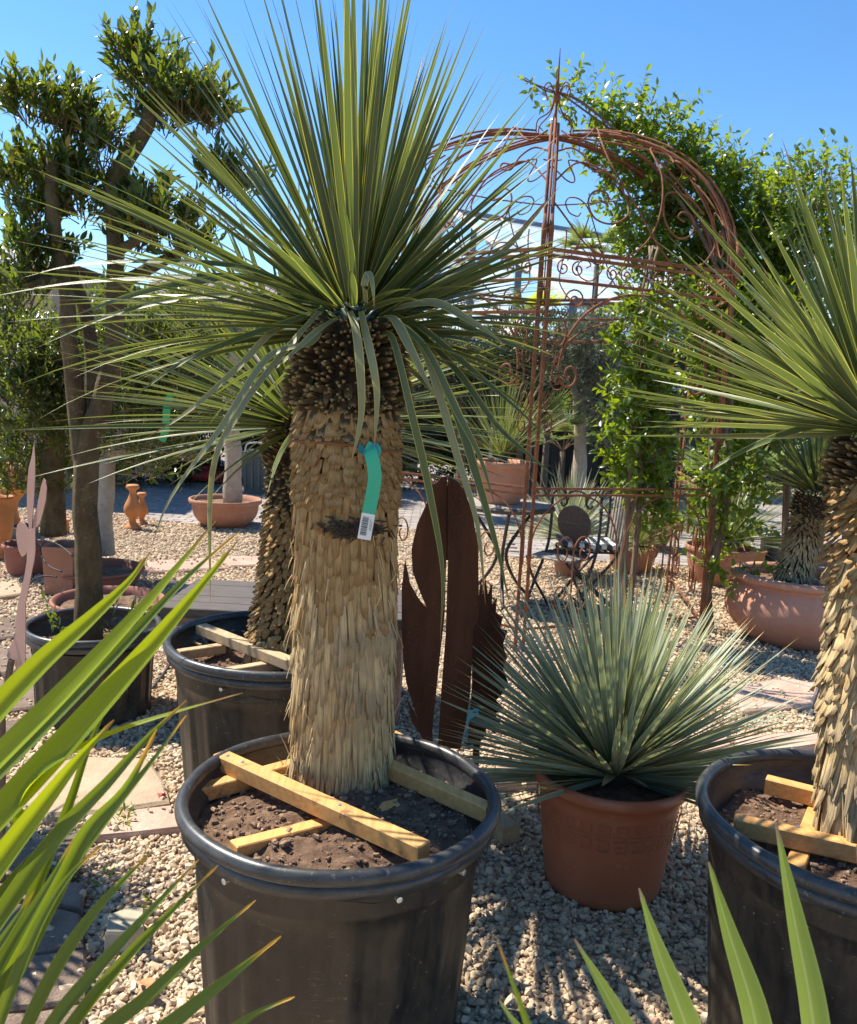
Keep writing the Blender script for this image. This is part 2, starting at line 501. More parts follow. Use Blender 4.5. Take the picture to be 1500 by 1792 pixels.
M['steel_screw'] = m_simple('screw_steel', (0.55, 0.55, 0.52), (0.7, 0.7, 0.67), 30, 0.35, 0, metal=0.8)
M['rust'] = m_simple('rust_iron', (0.13, 0.042, 0.018), (0.27, 0.095, 0.040), 14, 0.9, 0.3, 0.002, spots=(0.09, 0.035, 0.02), spot_scale=60)
M['corten'] = m_simple('corten_sheet', (0.036, 0.016, 0.010), (0.115, 0.046, 0.024), 5, 0.85, 0.5, 0.001, spots=(0.22, 0.085, 0.035), spot_scale=150, stretch=(1.6, 1, .35), spec=.2)
M['pink_rust'] = m_simple('pale_rust', (0.40, 0.225, 0.175), (0.47, 0.28, 0.22), 6, 0.85, 0.1, 0.001)
M['black_iron'] = m_simple('black_iron', (0.018, 0.018, 0.020), (0.05, 0.045, 0.042), 20, 0.5, 0.2, 0.001)
M['weathered'] = m_simple('weathered_wood', (0.20, 0.175, 0.15), (0.36, 0.32, 0.28), 12, 0.85, 0.4, 0.002, stretch=(9, 1, 9))
M['dark_wood'] = m_simple('dark_wood', (0.045, 0.036, 0.032), (0.11, 0.09, 0.08), 12, 0.7, 0.4, 0.002, stretch=(1, 9, 9))
M['stone'] = m_simple('sandstone', (0.32, 0.235, 0.155), (0.45, 0.345, 0.235), 7, 0.92, 0.6, 0.008, spots=(0.24, 0.19, 0.13), var=0.1)
M['stone_pink'] = m_simple('pink_stone', (0.36, 0.225, 0.17), (0.50, 0.345, 0.27), 9, 0.92, 0.6, 0.007, spots=(0.58, 0.46, 0.36), spot_scale=60, var=0.12)
M['stone_brown'] = m_simple('brown_stone', (0.135, 0.092, 0.068), (0.25, 0.175, 0.13), 11, 0.92, 0.9, 0.012, spots=(0.34, 0.26, 0.19), spot_scale=70, var=0.3)
M['stone_pale'] = m_simple('pale_block', (0.33, 0.28, 0.19), (0.43, 0.37, 0.27), 14, 0.9, 0.5, 0.005, spots=(0.5, 0.44, 0.33))
M['paver'] = m_simple('paver', (0.24, 0.205, 0.185), (0.33, 0.29, 0.265), 5, 0.9, 0.3, 0.003, var=0.16)
M['bark'] = m_simple('olive_bark', (0.075, 0.048, 0.020), (0.20, 0.140, 0.066), 16, 0.95, 1.0, 0.02, spots=(0.30, 0.25, 0.14), stretch=(1, 1, 0.45), spot_scale=50)
M['bark_dark'] = m_simple('dark_bark', (0.05, 0.04, 0.03), (0.13, 0.105, 0.08), 18, 0.95, 0.8, 0.01, stretch=(1, 1, 0.35))
M['bark_pale'] = m_simple('pale_bark', (0.32, 0.26, 0.20), (0.45, 0.38, 0.30), 12, 0.95, 0.5, 0.01, spots=(0.10, 0.07, 0.05), spot_scale=40)
M['vine_stem'] = m_simple('vine_stem', (0.11, 0.07, 0.045), (0.24, 0.165, 0.105), 20, 0.95, 0.6, 0.006, stretch=(1, 1, 0.3))
M['wall'] = m_simple('beige_render', (0.46, 0.35, 0.25), (0.50, 0.385, 0.28), 3, 0.9, 0.2, 0.003)
M['roof_dark'] = m_simple('dark_roof', (0.05, 0.05, 0.055), (0.09, 0.09, 0.095), 8, 0.6, 0.2)
M['roof_tile'] = m_simple('roof_tile', (0.15, 0.12, 0.11), (0.24, 0.20, 0.18), 8, 0.85, 0.2, var=0.2)
M['white_bar'] = m_simple('aluminium', (0.62, 0.60, 0.56), (0.72, 0.70, 0.66), 6, 0.45, 0.05)
M['blue_post'] = m_simple('blue_grey_steel', (0.10, 0.14, 0.20), (0.14, 0.18, 0.25), 6, 0.5, 0.05)
M['bin'] = m_simple('grey_green_plastic', (0.07, 0.09, 0.085), (0.10, 0.125, 0.12), 6, 0.5, 0.1)
M['red'] = m_simple('red_paint', (0.42, 0.025, 0.03), (0.5, 0.04, 0.04), 8, 0.35, 0)
M['rubber'] = m_simple('rubber', (0.015, 0.015, 0.015), (0.03, 0.03, 0.03), 20, 0.7, 0)
M['tag_green'] = m_simple('green_tag', (0.02, 0.36, 0.20), (0.03, 0.41, 0.235), 5, 0.4, 0)
M['ribbon_green'] = m_simple('green_ribbon', (0.015, 0.34, 0.10), (0.02, 0.40, 0.13), 5, 0.45, 0)
M['tag_teal'] = m_simple('teal_loop', (0.01, 0.25, 0.24), (0.02, 0.29, 0.28), 5, 0.4, 0)
M['tag_white'] = m_simple('white_label', (0.72, 0.70, 0.64), (0.78, 0.76, 0.71), 5, 0.5, 0)
M['ink'] = m_simple('black_ink', (0.03, 0.03, 0.03), (0.05, 0.05, 0.05), 5, 0.5, 0)
M['tag_blue'] = m_simple('blue_tag', (0.05, 0.40, 0.55), (0.08, 0.46, 0.60), 5, 0.45, 0)
M['white'] = m_simple('white_cloth', (0.70, 0.68, 0.64), (0.78, 0.77, 0.73), 8, 0.8, 0.1)
M['dry_leaf'] = m_simple('dry_leaf', (0.42, 0.13, 0.05), (0.52, 0.20, 0.08), 20, 0.7, 0.2, 0.001)
M['red_leaf'] = m_simple('red_petal', (0.40, 0.03, 0.03), (0.5, 0.05, 0.04), 20, 0.5, 0.1, 0.001)

def m_gravel_stone():
    m, ns, ls, b = mat_new('gravel_stone')
    r = nd(ns, 'ShaderNodeObjectInfo').outputs['Random']
    col = ramp_(ns, ls, r, [(0.0, (0.34, 0.235, 0.145)), (0.22, (0.52, 0.385, 0.25)), (0.6, (0.66, 0.51, 0.345)), (0.88, (0.76, 0.63, 0.45)), (1.0, (0.48, 0.28, 0.18))])
    n = noise_(ns, ls, 1.6, 3, 0.7)
    col = mix_(ns, ls, ramp_(ns, ls, n, [(0.35, (1, 1, 1)), (0.6, (0, 0, 0))]), col, mix_(ns, ls, 0.65, col, (0.30, 0.22, 0.15)))
    ls.new(col, b.inputs['Base Color'])
    b.inputs['Roughness'].default_value = 0.9
    b.inputs['Specular IOR Level'].default_value = 0.25
    return m
M['gravel'] = m_gravel_stone()

def m_ground():
    m, ns, ls, b = mat_new('gravel_bed')
    tc = nd(ns, 'ShaderNodeTexCoord')
    vo = nd(ns, 'ShaderNodeTexVoronoi')
    vo.inputs['Scale'].default_value = 46
    ls.new(tc.outputs['Object'], vo.inputs['Vector'])
    sc = nd(ns, 'ShaderNodeSeparateColor')
    ls.new(vo.outputs['Color'], sc.inputs[0])
    col = ramp_(ns, ls, sc.outputs[0], [(0.0, (0.32, 0.24, 0.165)), (0.5, (0.52, 0.41, 0.30)), (1.0, (0.64, 0.53, 0.40))])
    col = mix_(ns, ls, ramp_(ns, ls, vo.outputs['Distance'], [(0.35, (0, 0, 0)), (0.75, (1, 1, 1))]), col, (0.15, 0.11, 0.08))
    big = noise_(ns, ls, 0.6, 4, 0.6)
    col = mix_(ns, ls, math_(ns, ls, 'MULTIPLY', big, 0.3), col, (0.42, 0.32, 0.24))
    ls.new(col, b.inputs['Base Color'])
    b.inputs['Roughness'].default_value = 0.95
    inv = math_(ns, ls, 'SUBTRACT', 1.0, vo.outputs['Distance'])
    bump_(ns, ls, inv, b, 1.0, 0.02)
    return m
M['ground'] = m_ground()

def m_glass():
    m, ns, ls, b = mat_new('greenhouse_glass')
    b.inputs['Base Color'].default_value = (0.80, 0.86, 0.88, 1)
    b.inputs['Roughness'].default_value = 0.12
    b.inputs['Specular IOR Level'].default_value = 0.6
    n = noise_(ns, ls, 0.5, 3, 0.6)
    tr = nd(ns, 'ShaderNodeBsdfTransparent')
    tr.inputs[0].default_value = (0.86, 0.92, 0.93, 1)
    mx = nd(ns, 'ShaderNodeMixShader')
    ls.new(ramp_(ns, ls, n, [(0.3, (0.22,) * 3), (0.7, (0.48,) * 3)]), mx.inputs[0])
    ls.new(b.outputs[0], mx.inputs[1])
    ls.new(tr.outputs[0], mx.inputs[2])
    ls.new(mx.outputs[0], ns['Material Output'].inputs[0])
    return m
M['glass'] = m_glass()

# ------------------------------------------------------------------ blade / leaf / scale pieces (unit size)
def blade_variant(n=7, droop=0.2, power=1.6, fold=0.30, wr=0.028, twist=0.0, base_w=0.75, peak=0.3, tipw=0.0, kink=None):
    V, UV = [], []
    y = z = 0.0
    for i in range(n + 1):
        t = i / n
        th = -droop * t ** power
        if kink and t > kink[0]: th -= kink[1] * min(1, (t - kink[0]) / 0.08)
        if i:
            y += math.cos(th) / n
            z += math.sin(th) / n
        w = base_w + (1 - base_w) * min(1, t / peak) if t < peak else max(tipw, (1 - ((t - peak) / (1 - peak)) ** 1.7))
        tw = twist * t
        for s, u in ((-1, 0.0), (0, 0.5), (1, 1.0)):
            x = s * 0.5 * w * math.cos(tw)
            up = (fold * 0.5 * w * abs(s) + s * 0.5 * w * math.sin(tw)) * wr
            V.append((x, y - math.sin(th) * up, z + math.cos(th) * up))
            UV.append((u, t))
    F = []
    for i in range(n):
        for k in range(2):
            a = i * 3 + k
            F.append((a, a + 1, a + 4, a + 3))
    return np.array(V), np.array(F), np.array(UV)

def leaf_variant(fold=0.25, bend=0.25, wr=0.3, n=3):
    V = [(0, 0, 0)]
    UV = [(0.5, 0)]
    ws = {2: (0.95,), 3: (0.85, 0.8), 4: (0.8, 1.0, 0.65)}[n]
    for i in range(1, n):
        t = i / n
        w = ws[i - 1] * 0.5
        z = -bend * t * t
        V += [(-w, t, z + fold * w * wr), (0, t, z), (w, t, z + fold * w * wr)]
        UV += [(0, t), (0.5, t), (1, t)]
    V.append((0, 1, -bend))
    UV.append((0.5, 1))
    F = [(0, 2, 1), (0, 3, 2)]
    for i in range(n - 2):
        a = 1 + 3 * i
        F += [(a, a + 1, a + 4), (a, a + 4, a + 3), (a + 1, a + 2, a + 5), (a + 1, a + 5, a + 4)]
    a = 1 + 3 * (n - 2)
    e = len(V) - 1
    F += [(a, a + 1, e), (a + 1, a + 2, e)]
    return np.array(V, float), np.array(F), np.array(UV)

def scale_variant(seed, tipw=0.85, lift=0.0, thick=0.2, ragged=0.08, nx=5):
    """a dead leaf base: ribbed strip with a ragged, thick end"""
    r = random.Random(seed)
    xs = [-.5 + k / (nx - 1) for k in range(nx)]
    hz = [thick * (0.15 if k in (0, nx - 1) else r.uniform(.6, 1.15)) for k in range(nx)]
    ends = [1 + r.uniform(-ragged, ragged) - (0.10 if k in (0, nx - 1) else 0) for k in range(nx)]
    st = [(0.0, .9, .55), (0.45, 1.0, .9), (0.82, (1 + tipw) / 2, 1.0), (1.0, tipw, 1.0), (1.0, tipw * .9, -.1)]
    sk = r.uniform(-.10, .10)
    V, UV = [], []
    for t, w, h in st:
        for k, x in enumerate(xs):
            tt = t * (ends[k] if t > .8 else 1)
            V.append((x * w + sk * t, tt, hz[k] * h + lift * t * t))
            UV.append((x + .5, min(1, t)))
    F = [(i * nx + k, i * nx + k + 1, (i + 1) * nx + k + 1, (i + 1) * nx + k) for i in range(len(st) - 1) for k in range(nx - 1)]
    return np.array(V), np.array(F), np.array(UV)

def cone_variant(seed):
    r = random.Random(seed)
    V, UV = [], []
    for t, w, z0, z1 in ((0, 1, 0, .5), (.5, .8, .0, .5), (.85, .5, .1, .45), (1, .22, .2, .35)):
        q = r.uniform(-.06, .06)
        for x, z in ((-.5, z0), (0, z1), (.5, z0), (0, z0 - .12)):
            V.append((x * w + q, t, z)); UV.append((x + .5, t))
    F = [(i * 4 + k, i * 4 + (k + 1) % 4, i * 4 + 4 + (k + 1) % 4, i * 4 + 4 + k) for i in range(3) for k in range(4)] + [(12, 13, 14, 15)]
    return np.array(V), np.array(F), np.array(UV)

BLADES = [blade_variant(droop=d, twist=t, fold=f) for d, t, f in ((0.02, 0, .35), (0.10, .2, .3), (0.22, -.2, .3), (0.40, .3, .25), (0.75, -.3, .25), (1.2, .4, .2))]
STIFF = [blade_variant(droop=d, twist=t, fold=.35) for d, t in ((0.0, 0), (0.05, .25), (0.10, -.25), (-0.06, .1))]
LEAVES = [leaf_variant(.3, .15), leaf_variant(.2, .35), leaf_variant(.4, -.05)]
VLEAVES = [leaf_variant(.3, .3, n=4), leaf_variant(.5, .5, n=4), leaf_variant(.2, .1, n=4)]

def unit(v): return v / np.linalg.norm(v, axis=1, keepdims=True)

def rosette(center, n, length, width, pol_max, seed, variants, rad=0.06, droopf=None, front=None, axis=(0, 0, 1), pol_pow=0.62, jl=0.16, zoff=0.0, filt=None, low_len=1.0):
    g = np.random.default_rng(seed)
    i = np.arange(n)
    az = (i * 2.399963 + g.normal(0, 0.18, n)) % (2 * PI)
    pol = pol_max * ((i + 0.5) / n) ** pol_pow + g.normal(0, 0.05, n)
    pol = np.abs(pol)
    D = np.c_[np.sin(pol) * np.cos(az), np.sin(pol) * np.sin(az), np.cos(pol)]
    if front is not None:                                     # az -90 deg faces the viewer
        fa = np.abs((az + PI / 2 + PI) % (2 * PI) - PI)
        keep = ~((fa < front[0]) & (pol > front[1]))
    else:
        keep = np.ones(n, bool)
    L = length * (1 + g.normal(0, jl / 2, n)) * (1 - (1 - low_len) * np.clip(pol / 1.6, 0, 1))
    D = D[keep]; az = az[keep]; pol = pol[keep]; L = L[keep]
    n = len(D)
    ax = Vector(axis).normalized()
    q = np.array(Vector((0, 0, 1)).rotation_difference(ax).to_matrix())
    D = D @ q.T
    O = np.array(center)[None] + D * rad * np.c_[np.ones(n), np.ones(n), np.full(n, 0.6)] - np.c_[np.zeros(n), np.zeros(n), (pol / pol_max) * zoff]
    up = np.tile(np.array([0, 0, 1.0]), (n, 1))
    N = up - (up * D).sum(1, keepdims=True) * D
    bad = np.linalg.norm(N, axis=1) < 0.15
    N[bad] = -np.c_[np.cos(az), np.sin(az), np.zeros(n)][bad]
    N = unit(N)
    S = np.cross(D, N)
    ro = g.normal(0, 0.35, n)[:, None]
    N = N * np.cos(ro) + S * np.sin(ro)
    W = width * (1 + g.normal(0, 0.12, n))
    if droopf is None:
        which = g.integers(0, len(variants), n)
    else:
        which = np.clip(np.round(droopf(pol, g)).astype(int), 0, len(variants) - 1)
    return frames(O, D, N, W, L), which, pol, az, g

def sub(fr, k): return tuple(a[k] for a in fr)

def leaves_as_parts(name, R, variants, mat, parent, n_obj, stuff_name):
    fr, which, pol, az, g = R
    n = len(which)
    idx = np.arange(n)
    # nearest / facing ones as parts
    tips = fr[0] + fr[2]
    score = -np.linalg.norm((fr[0] + tips) / 2 - np.array([0, 0, CAM_H]), axis=1)
    order = np.argsort(-score)
    obj_i, rest = order[:n_obj], order[n_obj:]
    piece_objects(name, fr, variants, which, mat, parent, obj_i)
    if len(rest):
        part(stuff_name, join_pieces(sub(fr, rest), variants, which[rest], g.random(len(rest))), mat, parent, smooth=True, kind='stuff')

def ribbon(pts, width, face, n_seg=5, fold=0.25, base_w=0.8, peak=0.3, blunt=0.0, twist=0.0):
    """a blade along a smooth path; face is roughly where its upper side looks"""
    p = cr(pts, n_seg)
    m = len(p)
    acc = [0.0]
    for i in range(1, m): acc.append(acc[-1] + (p[i] - p[i - 1]).length)
    tot = acc[-1]
    V, UV = [], []
    face = Vector(face)
    for i in range(m):
        t = acc[i] / tot
        tg = (p[min(i + 1, m - 1)] - p[max(i - 1, 0)]).normalized()
        f = (Matrix.Rotation(twist * t, 3, tg) @ face)
        x = tg.cross(f).normalized()
        z = x.cross(tg)
        w = base_w + (1 - base_w) * t / peak if t < peak else max(blunt * (1 if t < 0.985 else 0.3), 1 - ((t - peak) / (1 - peak)) ** 1.8)
        w *= width
        for s, u in ((-1, 0), (-.5, .25), (0, .5), (.5, .75), (1, 1)):
            V.append(p[i] + x * s * .5 * w + z * fold * .5 * w * abs(s))
            UV.append((u, t))
    F = [(i * 5 + k, i * 5 + k + 1, i * 5 + k + 6, i * 5 + k + 5) for i in range(m - 1) for k in range(4)]
    return Geo().add([tuple(v) for v in V], F, UV)

def sprigs(B, D, L, n_leaf, leaf_len, leaf_w, g, ang=0.75, up=0.3, jit=0.3, start=0.15):
    """twigs with leaves along them: B, D (n,3) bases and directions, L lengths -> leaf frames"""
    n = len(B)
    D = unit(D)
    side = unit(np.cross(D, g.normal(size=(n, 3))))
    oth = np.cross(D, side)
    O, DD, NN = [], [], []
    for k in range(n_leaf):
        t = start + (1 - start) * k / max(1, n_leaf - 1)
        s = 1 if k % 2 else -1
        a = (k // 2) * 1.1
        sd = side * math.cos(a) + oth * math.sin(a)
        last = 0.25 if k == n_leaf - 1 else 1.0
        d = D * math.cos(ang * last) + sd * s * math.sin(ang * last) + np.array([0, 0, up]) + g.normal(0, jit, (n, 3))
        O.append(B + D * (L * t)[:, None])
        DD.append(unit(d))
        NN.append(D * 0.6 + g.normal(0, 0.45, (n, 3)) + np.array([0, 0, 0.55]))
    O, DD, NN = np.concatenate(O), np.concatenate(DD), np.concatenate(NN)
    m = len(O)
    Ln = leaf_len * g.uniform(0.65, 1.2, m)
    return frames(O, DD, NN, leaf_w / leaf_len * Ln * g.uniform(0.8, 1.2, m), Ln)

def pad_foliage(pads, density, leaf_len, leaf_w, seed, n_leaf=7, twig=0.09, up=0.6, ang=0.7, shell=0.45, updir=0.35, variants=LEAVES, lo=-0.55, jit=0.3):
    """pads: (centre, (rx,ry,rz)) ellipsoids; twigs start in their outer shell"""
    g = np.random.default_rng(seed)
    Bs, Ds = [], []
    for c, r in pads:
        r = np.array(r)
        vol = (r[0] * r[1] * r[2]) ** (1 / 3)
        n = int(density * 2.2 * vol * vol)
        d = unit(g.normal(size=(n * 2, 3)))
        d = d[d[:, 2] > lo][:n]
        rad = g.uniform(shell, 1.0, len(d)) ** 0.6
        bl = 1 + 0.22 * np.array([mnoise.noise(Vector((q[0] * 2.3 + c[0], q[1] * 2.3 + c[1], q[2] * 2.3 + c[2]))) for q in d])
        Bs.append(np.array(c) + d * r * (rad * bl)[:, None])
        Ds.append(d * 0.7 + np.array([0, 0, updir]) + g.normal(0, 0.25, d.shape))
    B, D = np.concatenate(Bs), np.concatenate(Ds)
    L = twig * g.uniform(0.5, 1.5, len(B))
    fr = sprigs(B, D, L, n_leaf, leaf_len, leaf_w, g, ang, up * 0.4, jit)
    m = len(fr[0])
    geo = join_pieces(fr, variants, g.integers(0, len(variants), m), g.random(m))
    tw = Geo()
    return geo, (B, unit(D), L)

def limb_geo(segs, n=9):
    g = Geo()
    for pts, r0, r1 in segs:
        p = cr(pts, 6)
        m = len(p)
        p = [q + Vector((mnoise.noise(q * 5), mnoise.noise(q * 5 + Vector((9, 0, 0))), 0)) * r0 * 0.16 for q in p]
        g.tube(p, [r0 + (r1 - r0) * i / (m - 1) * 1.0 + 0.10 * r0 * mnoise.noise(p[i] * 9) for i in range(m)], n)
    return g

def twigs_geo(tw, every=3, r=0.0025):
    B, D, L = tw
    g = Geo()
    for i in range(0, len(B), every):
        a = Vector(B[i]); d = Vector(D[i])
        g.tube([a - d * 0.05, a + d * float(L[i])], [r * 1.3, r * 0.5], 3, cap=False)
    return g

# ================================================================== GROUND
g = Geo()
g.add([(-150, -40, 0), (150, -40, 0), (150, 260, 0), (-150, 260, 0)], [(0, 1, 2, 3)], [(0, 0), (1, 0), (1, 1), (0, 1)])
solo('ground', g, M['ground'], kind='structure')

def pix_pot(px, py, z, dist=None):
    return G(px, py, z)

# pot places (world x, y) used to keep gravel out of them
POT_MAIN = P(597, 1403, 1.85);  POT_MAIN.z = 0
POT_BACK = P(490, 1132, 3.00);  POT_BACK.z = 0
POT_RIGHT = P(1518, 1452, 1.85); POT_RIGHT.z = 0
POT_BROWN = Vector((0.622, 2.595, 0))
POT_OLIVE = Vector((-1.505, 3.81, 0))
POT_BOWL = Vector((2.50, 5.66, 0))

def ground_quad(px):
    return [G(x, y, 0.0) for x, y in px]

# flat stones of the path: (corner pixels on their tops, top height, material)
SLABS = [
    ([(-30, 1480), (92, 1470), (142, 1462), (139, 1532), (70, 1540), (-30, 1540)], 0.030, 'stone_brown'),
    ([(-40, 1552), (100, 1546), (152, 1548), (148, 1592), (60, 1580), (-40, 1578)], 0.030, 'stone_brown'),
    ([(-40, 1592), (60, 1586), (143, 1600), (150, 1655), (80, 1668), (-40, 1672)], 0.032, 'stone_brown'),
    ([(-50, 1682), (70, 1674), (150, 1664), (152, 1752), (60, 1768), (-50, 1772)], 0.030, 'stone_brown'),
    ([(-50, 1784), (70, 1776), (152, 1762), (156, 1850), (60, 1862), (-50, 1862)], 0.030, 'stone_brown'),
    ([(48, 1408), (70, 1338), (150, 1326), (262, 1330), (290, 1372), (298, 1406), (180, 1424), (80, 1432)], 0.028, 'stone'),
    ([(150, 1432), (300, 1412), (322, 1424), (330, 1452), (240, 1460), (140, 1470)], 0.020, 'stone_pink'),
    ([(868, 1346), (930, 1338), (940, 1368), (872, 1376)], 0.035, 'stone_pink'),
    ([(1285, 1292), (1425, 1280), (1445, 1302), (1300, 1322)], 0.035, 'stone_pink'),
    ([(1150, 1298), (1275, 1290), (1288, 1320), (1160, 1330)], 0.035, 'stone_pink'),
    ([(1270, 1210), (1370, 1186), (1435, 1200), (1420, 1236), (1300, 1246)], 0.024, 'stone_pink'),
    ([(-60, 1270), (40, 1262), (60, 1300), (-60, 1320)], 0.024, 'stone_brown'),
    ([(-20, 1085), (62, 1078), (72, 1110), (-20, 1122)], 0.02, 'stone_brown'),
    ([(-20, 1135), (66, 1124), (76, 1170), (-20, 1184)], 0.02, 'stone_brown'),
    ([(-20, 1196), (78, 1182), (96, 1236), (-20, 1250)], 0.02, 'stone_brown'),
    ([(-30, 1022), (30, 1018), (44, 1040), (-30, 1050)], 0.02, 'stone'),
    ([(258, 982), (372, 978), (400, 994), (262, 1002)], 0.018, 'stone_pink'),
    ([(380, 976), (470, 974), (480, 988), (402, 992)], 0.018, 'stone_pink'),
    ([(270, 1016), (420, 1022), (440, 1044), (330, 1036)], 0.018, 'stone_pink'),
]
path = struct('path')
slab_polys = []
for px, z, mk in SLABS:
    top = [G(x, y, z) for x, y in px]
    top = [p for p in cr(top + [top[0]], 1)][:-1]
    poly = [Vector((p.x + random.uniform(-.006, .006), p.y + random.uniform(-.006, .006), z)) for p in top]
    n = len(poly)
    c = sum(poly, Vector()) / n
    inner = [c + (p - c) * 0.94 + Vector((0, 0, 0.010 + random.uniform(-.003, .003))) for p in poly]
    low = [Vector((p.x, p.y, -0.03)) for p in poly]
    V = [tuple(p) for p in low + poly + inner]
    if (poly[1] - poly[0]).cross(poly[2] - poly[1]).z < 0:
        order = lambda f: tuple(reversed(f))
    else:
        order = lambda f: f
    F = [order((i, (i + 1) % n, (i + 1) % n + n, i + n)) for i in range(n)] + [order((i + n, (i + 1) % n + n, (i + 1) % n + 2 * n, i + 2 * n)) for i in range(n)] + [order(tuple(range(2 * n, 3 * n)))]
    part('paving_stone', Geo().add(V, F), M[mk], path)
    slab_polys.append([(p.x, p.y) for p in poly])

# block pavement: single clay-grey pavers beyond the gravel
pav = struct('pavement')
pm = []
for s in range(4):
    r = random.Random(s)
    pm.append(Geo().box((0, 0, 0), (0.095, 0.195, 0.04), bev=0.006).arrays())
bx = Geo().box((0, 0, 0), (0.096, 0.196, 0.05), bev=0.006)
me_p = make_mesh('paver', bx)
me_p.materials.append(M['paver'])
spots = []
def in_pav(x, y):                     # pavement region seen behind the gravel
    px = x / y
    edge = 9.5 + 0.5 * math.sin(x * 0.8) if px < 0.1 else 8.1
    if px < -0.33: edge = 12.5
    return y > edge
for iy in range(0, 110):
    for ix in range(-60, 75):
        x = ix * 0.1 + (0.05 if iy % 2 else 0)
        y = 8.0 + iy * 0.1
        # herringbone-like bond: alternate orientation
        k = (ix + iy) % 4
        if k in (0, 1):
            if k == 1: continue
            spots.append((x + 0.05, y, PI / 2))
        else:
            if (ix - iy) % 4 == 2: spots.append((x, y + 0.05, 0.0))
spots = []
for iy in range(0, 95):
    y = 8.15 + iy * 0.102
    for ix in range(-24, 30):
        x = ix * 0.204 + (0.102 if iy % 2 else 0)
        if in_pav(x, y): spots.append((x, y, PI / 2))
view = []
for s in spots:
    px = 750 + s[0] / s[1] * 1500
    vis = (240 < px < 480) or (695 < px < 960) or (1120 < px < 1300) or (1400 < px < 1440)
    view.append((0 if vis else 1, s[1], s))
view.sort()
for k, (a, b_, (x, y, rz)) in enumerate(view[:300]):
    o = bpy.data.objects.new('paver', me_p)
    o.location = (x, y, random.uniform(-0.022, -0.017) + 0.012)
    o.rotation_euler = (random.uniform(-.008, .008), random.uniform(-.008, .008), rz)
    COL.objects.link(o)
    o.parent = pav
gp = Geo()
for (a, b_, (x, y, rz)) in view[300:]:
    gp.box((x, y, random.uniform(-0.012, -0.006)), (0.196, 0.096, 0.05), R=random.random() + 0.01)
part('paver_field', gp, M['paver'], pav, kind='stuff')
far = Geo().add([(-40, 17.6, 0.004), (40, 17.6, 0.004), (40, 60, 0.004), (-40, 60, 0.004)], [(0, 1, 2, 3)])
solo('road', far, M['paver'], kind='structure')

# loose gravel: thousands of single stones
def gravel_points():
    g_ = np.random.default_rng(5)
    pts = []
    for (y0, y1, dens, sc) in ((0.75, 3.2, 7200, .84), (3.2, 5.2, 4200, .92), (5.2, 9.6, 1900, 1.12)):
        wx = 0.62 * y1 + 0.35
        n = int(dens * 2 * wx * (y1 - y0))
        x = g_.uniform(-wx, wx, n); y = g_.uniform(y0, y1, n)
        k = np.abs(x) < 0.58 * y + 0.35
        pts.append(np.c_[x[k], y[k], np.full(k.sum(), sc)])
    p = np.concatenate(pts)
    keep = np.ones(len(p), bool)
    for c, r in ((POT_MAIN, 0.26), (POT_BACK, 0.28), (POT_RIGHT, 0.26), (POT_BROWN, 0.18), (POT_OLIVE, 0.24), (POT_BOWL, 0.24)):
        keep &= np.hypot(p[:, 0] - c.x, p[:, 1] - c.y) > r
    keep &= ~((p[:, 1] > 9.5) | ((p[:, 1] > 8.1) & (p[:, 0] / p[:, 1] > 0.1)))
    for k, poly in enumerate(slab_polys):
        q = np.array(poly)
        ins = np.zeros(len(p), bool)
        j = len(q) - 1
        for i in range(len(q)):
            c = ((q[i, 1] > p[:, 1]) != (q[j, 1] > p[:, 1])) & (p[:, 0] < (q[j, 0] - q[i, 0]) * (p[:, 1] - q[i, 1]) / (q[j, 1] - q[i, 1] + 1e-9) + q[i, 0])
            ins ^= c
            j = i
        stray = g_.random(len(p)) < 0.05
        keep &= ~ins | stray
        p[ins & stray & (p[:, 2] < 5), 2] += 10                 # lies on a slab
    return p[keep], g_
pts, g_ = gravel_points()
onslab = pts[:, 2] > 5
pts[onslab, 2] -= 10
n = len(pts)
me = bpy.data.meshes.new('gravel')
me.vertices.add(n)
zz = g_.uniform(-0.002, 0.010, n) + 0.006 * np.array([0.0])
zz[onslab] = 0.034
co = np.c_[pts[:, 0], pts[:, 1], zz]
me.vertices.foreach_set('co', co.astype(np.float32).reshape(-1))
a = me.attributes.new('rot', 'FLOAT_VECTOR', 'POINT')
a.data.foreach_set('vector', np.c_[g_.normal(0, 0.45, n), g_.normal(0, 0.45, n), g_.uniform(0, 6.28, n)].astype(np.float32).reshape(-1))
a = me.attributes.new('scl', 'FLOAT', 'POINT')
a.data.foreach_set('value', (pts[:, 2] * g_.lognormal(-0.08, 0.36, n)).clip(0.35, 1.9).astype(np.float32))
gravel = bpy.data.objects.new('gravel', me)
COL.objects.link(gravel)
gravel['kind'] = 'stuff'
stones = bpy.data.collections.new('gravel_stones')
import bmesh
for s in range(7):
    bm = bmesh.new()
    bmesh.ops.create_icosphere(bm, subdivisions=1, radius=0.0105)
    r = random.Random(s * 7 + 1)
    cuts = [(Vector((r.gauss(0, 1), r.gauss(0, 1), r.gauss(0, 1))).normalized(), r.uniform(0.55, 0.9)) for _ in range(5)]
    for v in bm.verts:
        for nn, dd in cuts:
            e = v.co.dot(nn) / 0.0105 - dd
            if e > 0: v.co -= nn * e * 0.0105
        v.co.x *= r.uniform(1.1, 1.35); v.co.y *= r.uniform(0.75, 0.95); v.co.z *= r.uniform(0.60, 0.8)
    sm = bpy.data.meshes.new('gravel_stone')
    bm.to_mesh(sm)
    bm.free()
    sm.materials.append(M['gravel'])
    so = bpy.data.objects.new('gravel_stone', sm)
    stones.objects.link(so)
ng = bpy.data.node_groups.new('scatter_gravel', 'GeometryNodeTree')
ng.interface.new_socket('Geometry', in_out='INPUT', socket_type='NodeSocketGeometry')
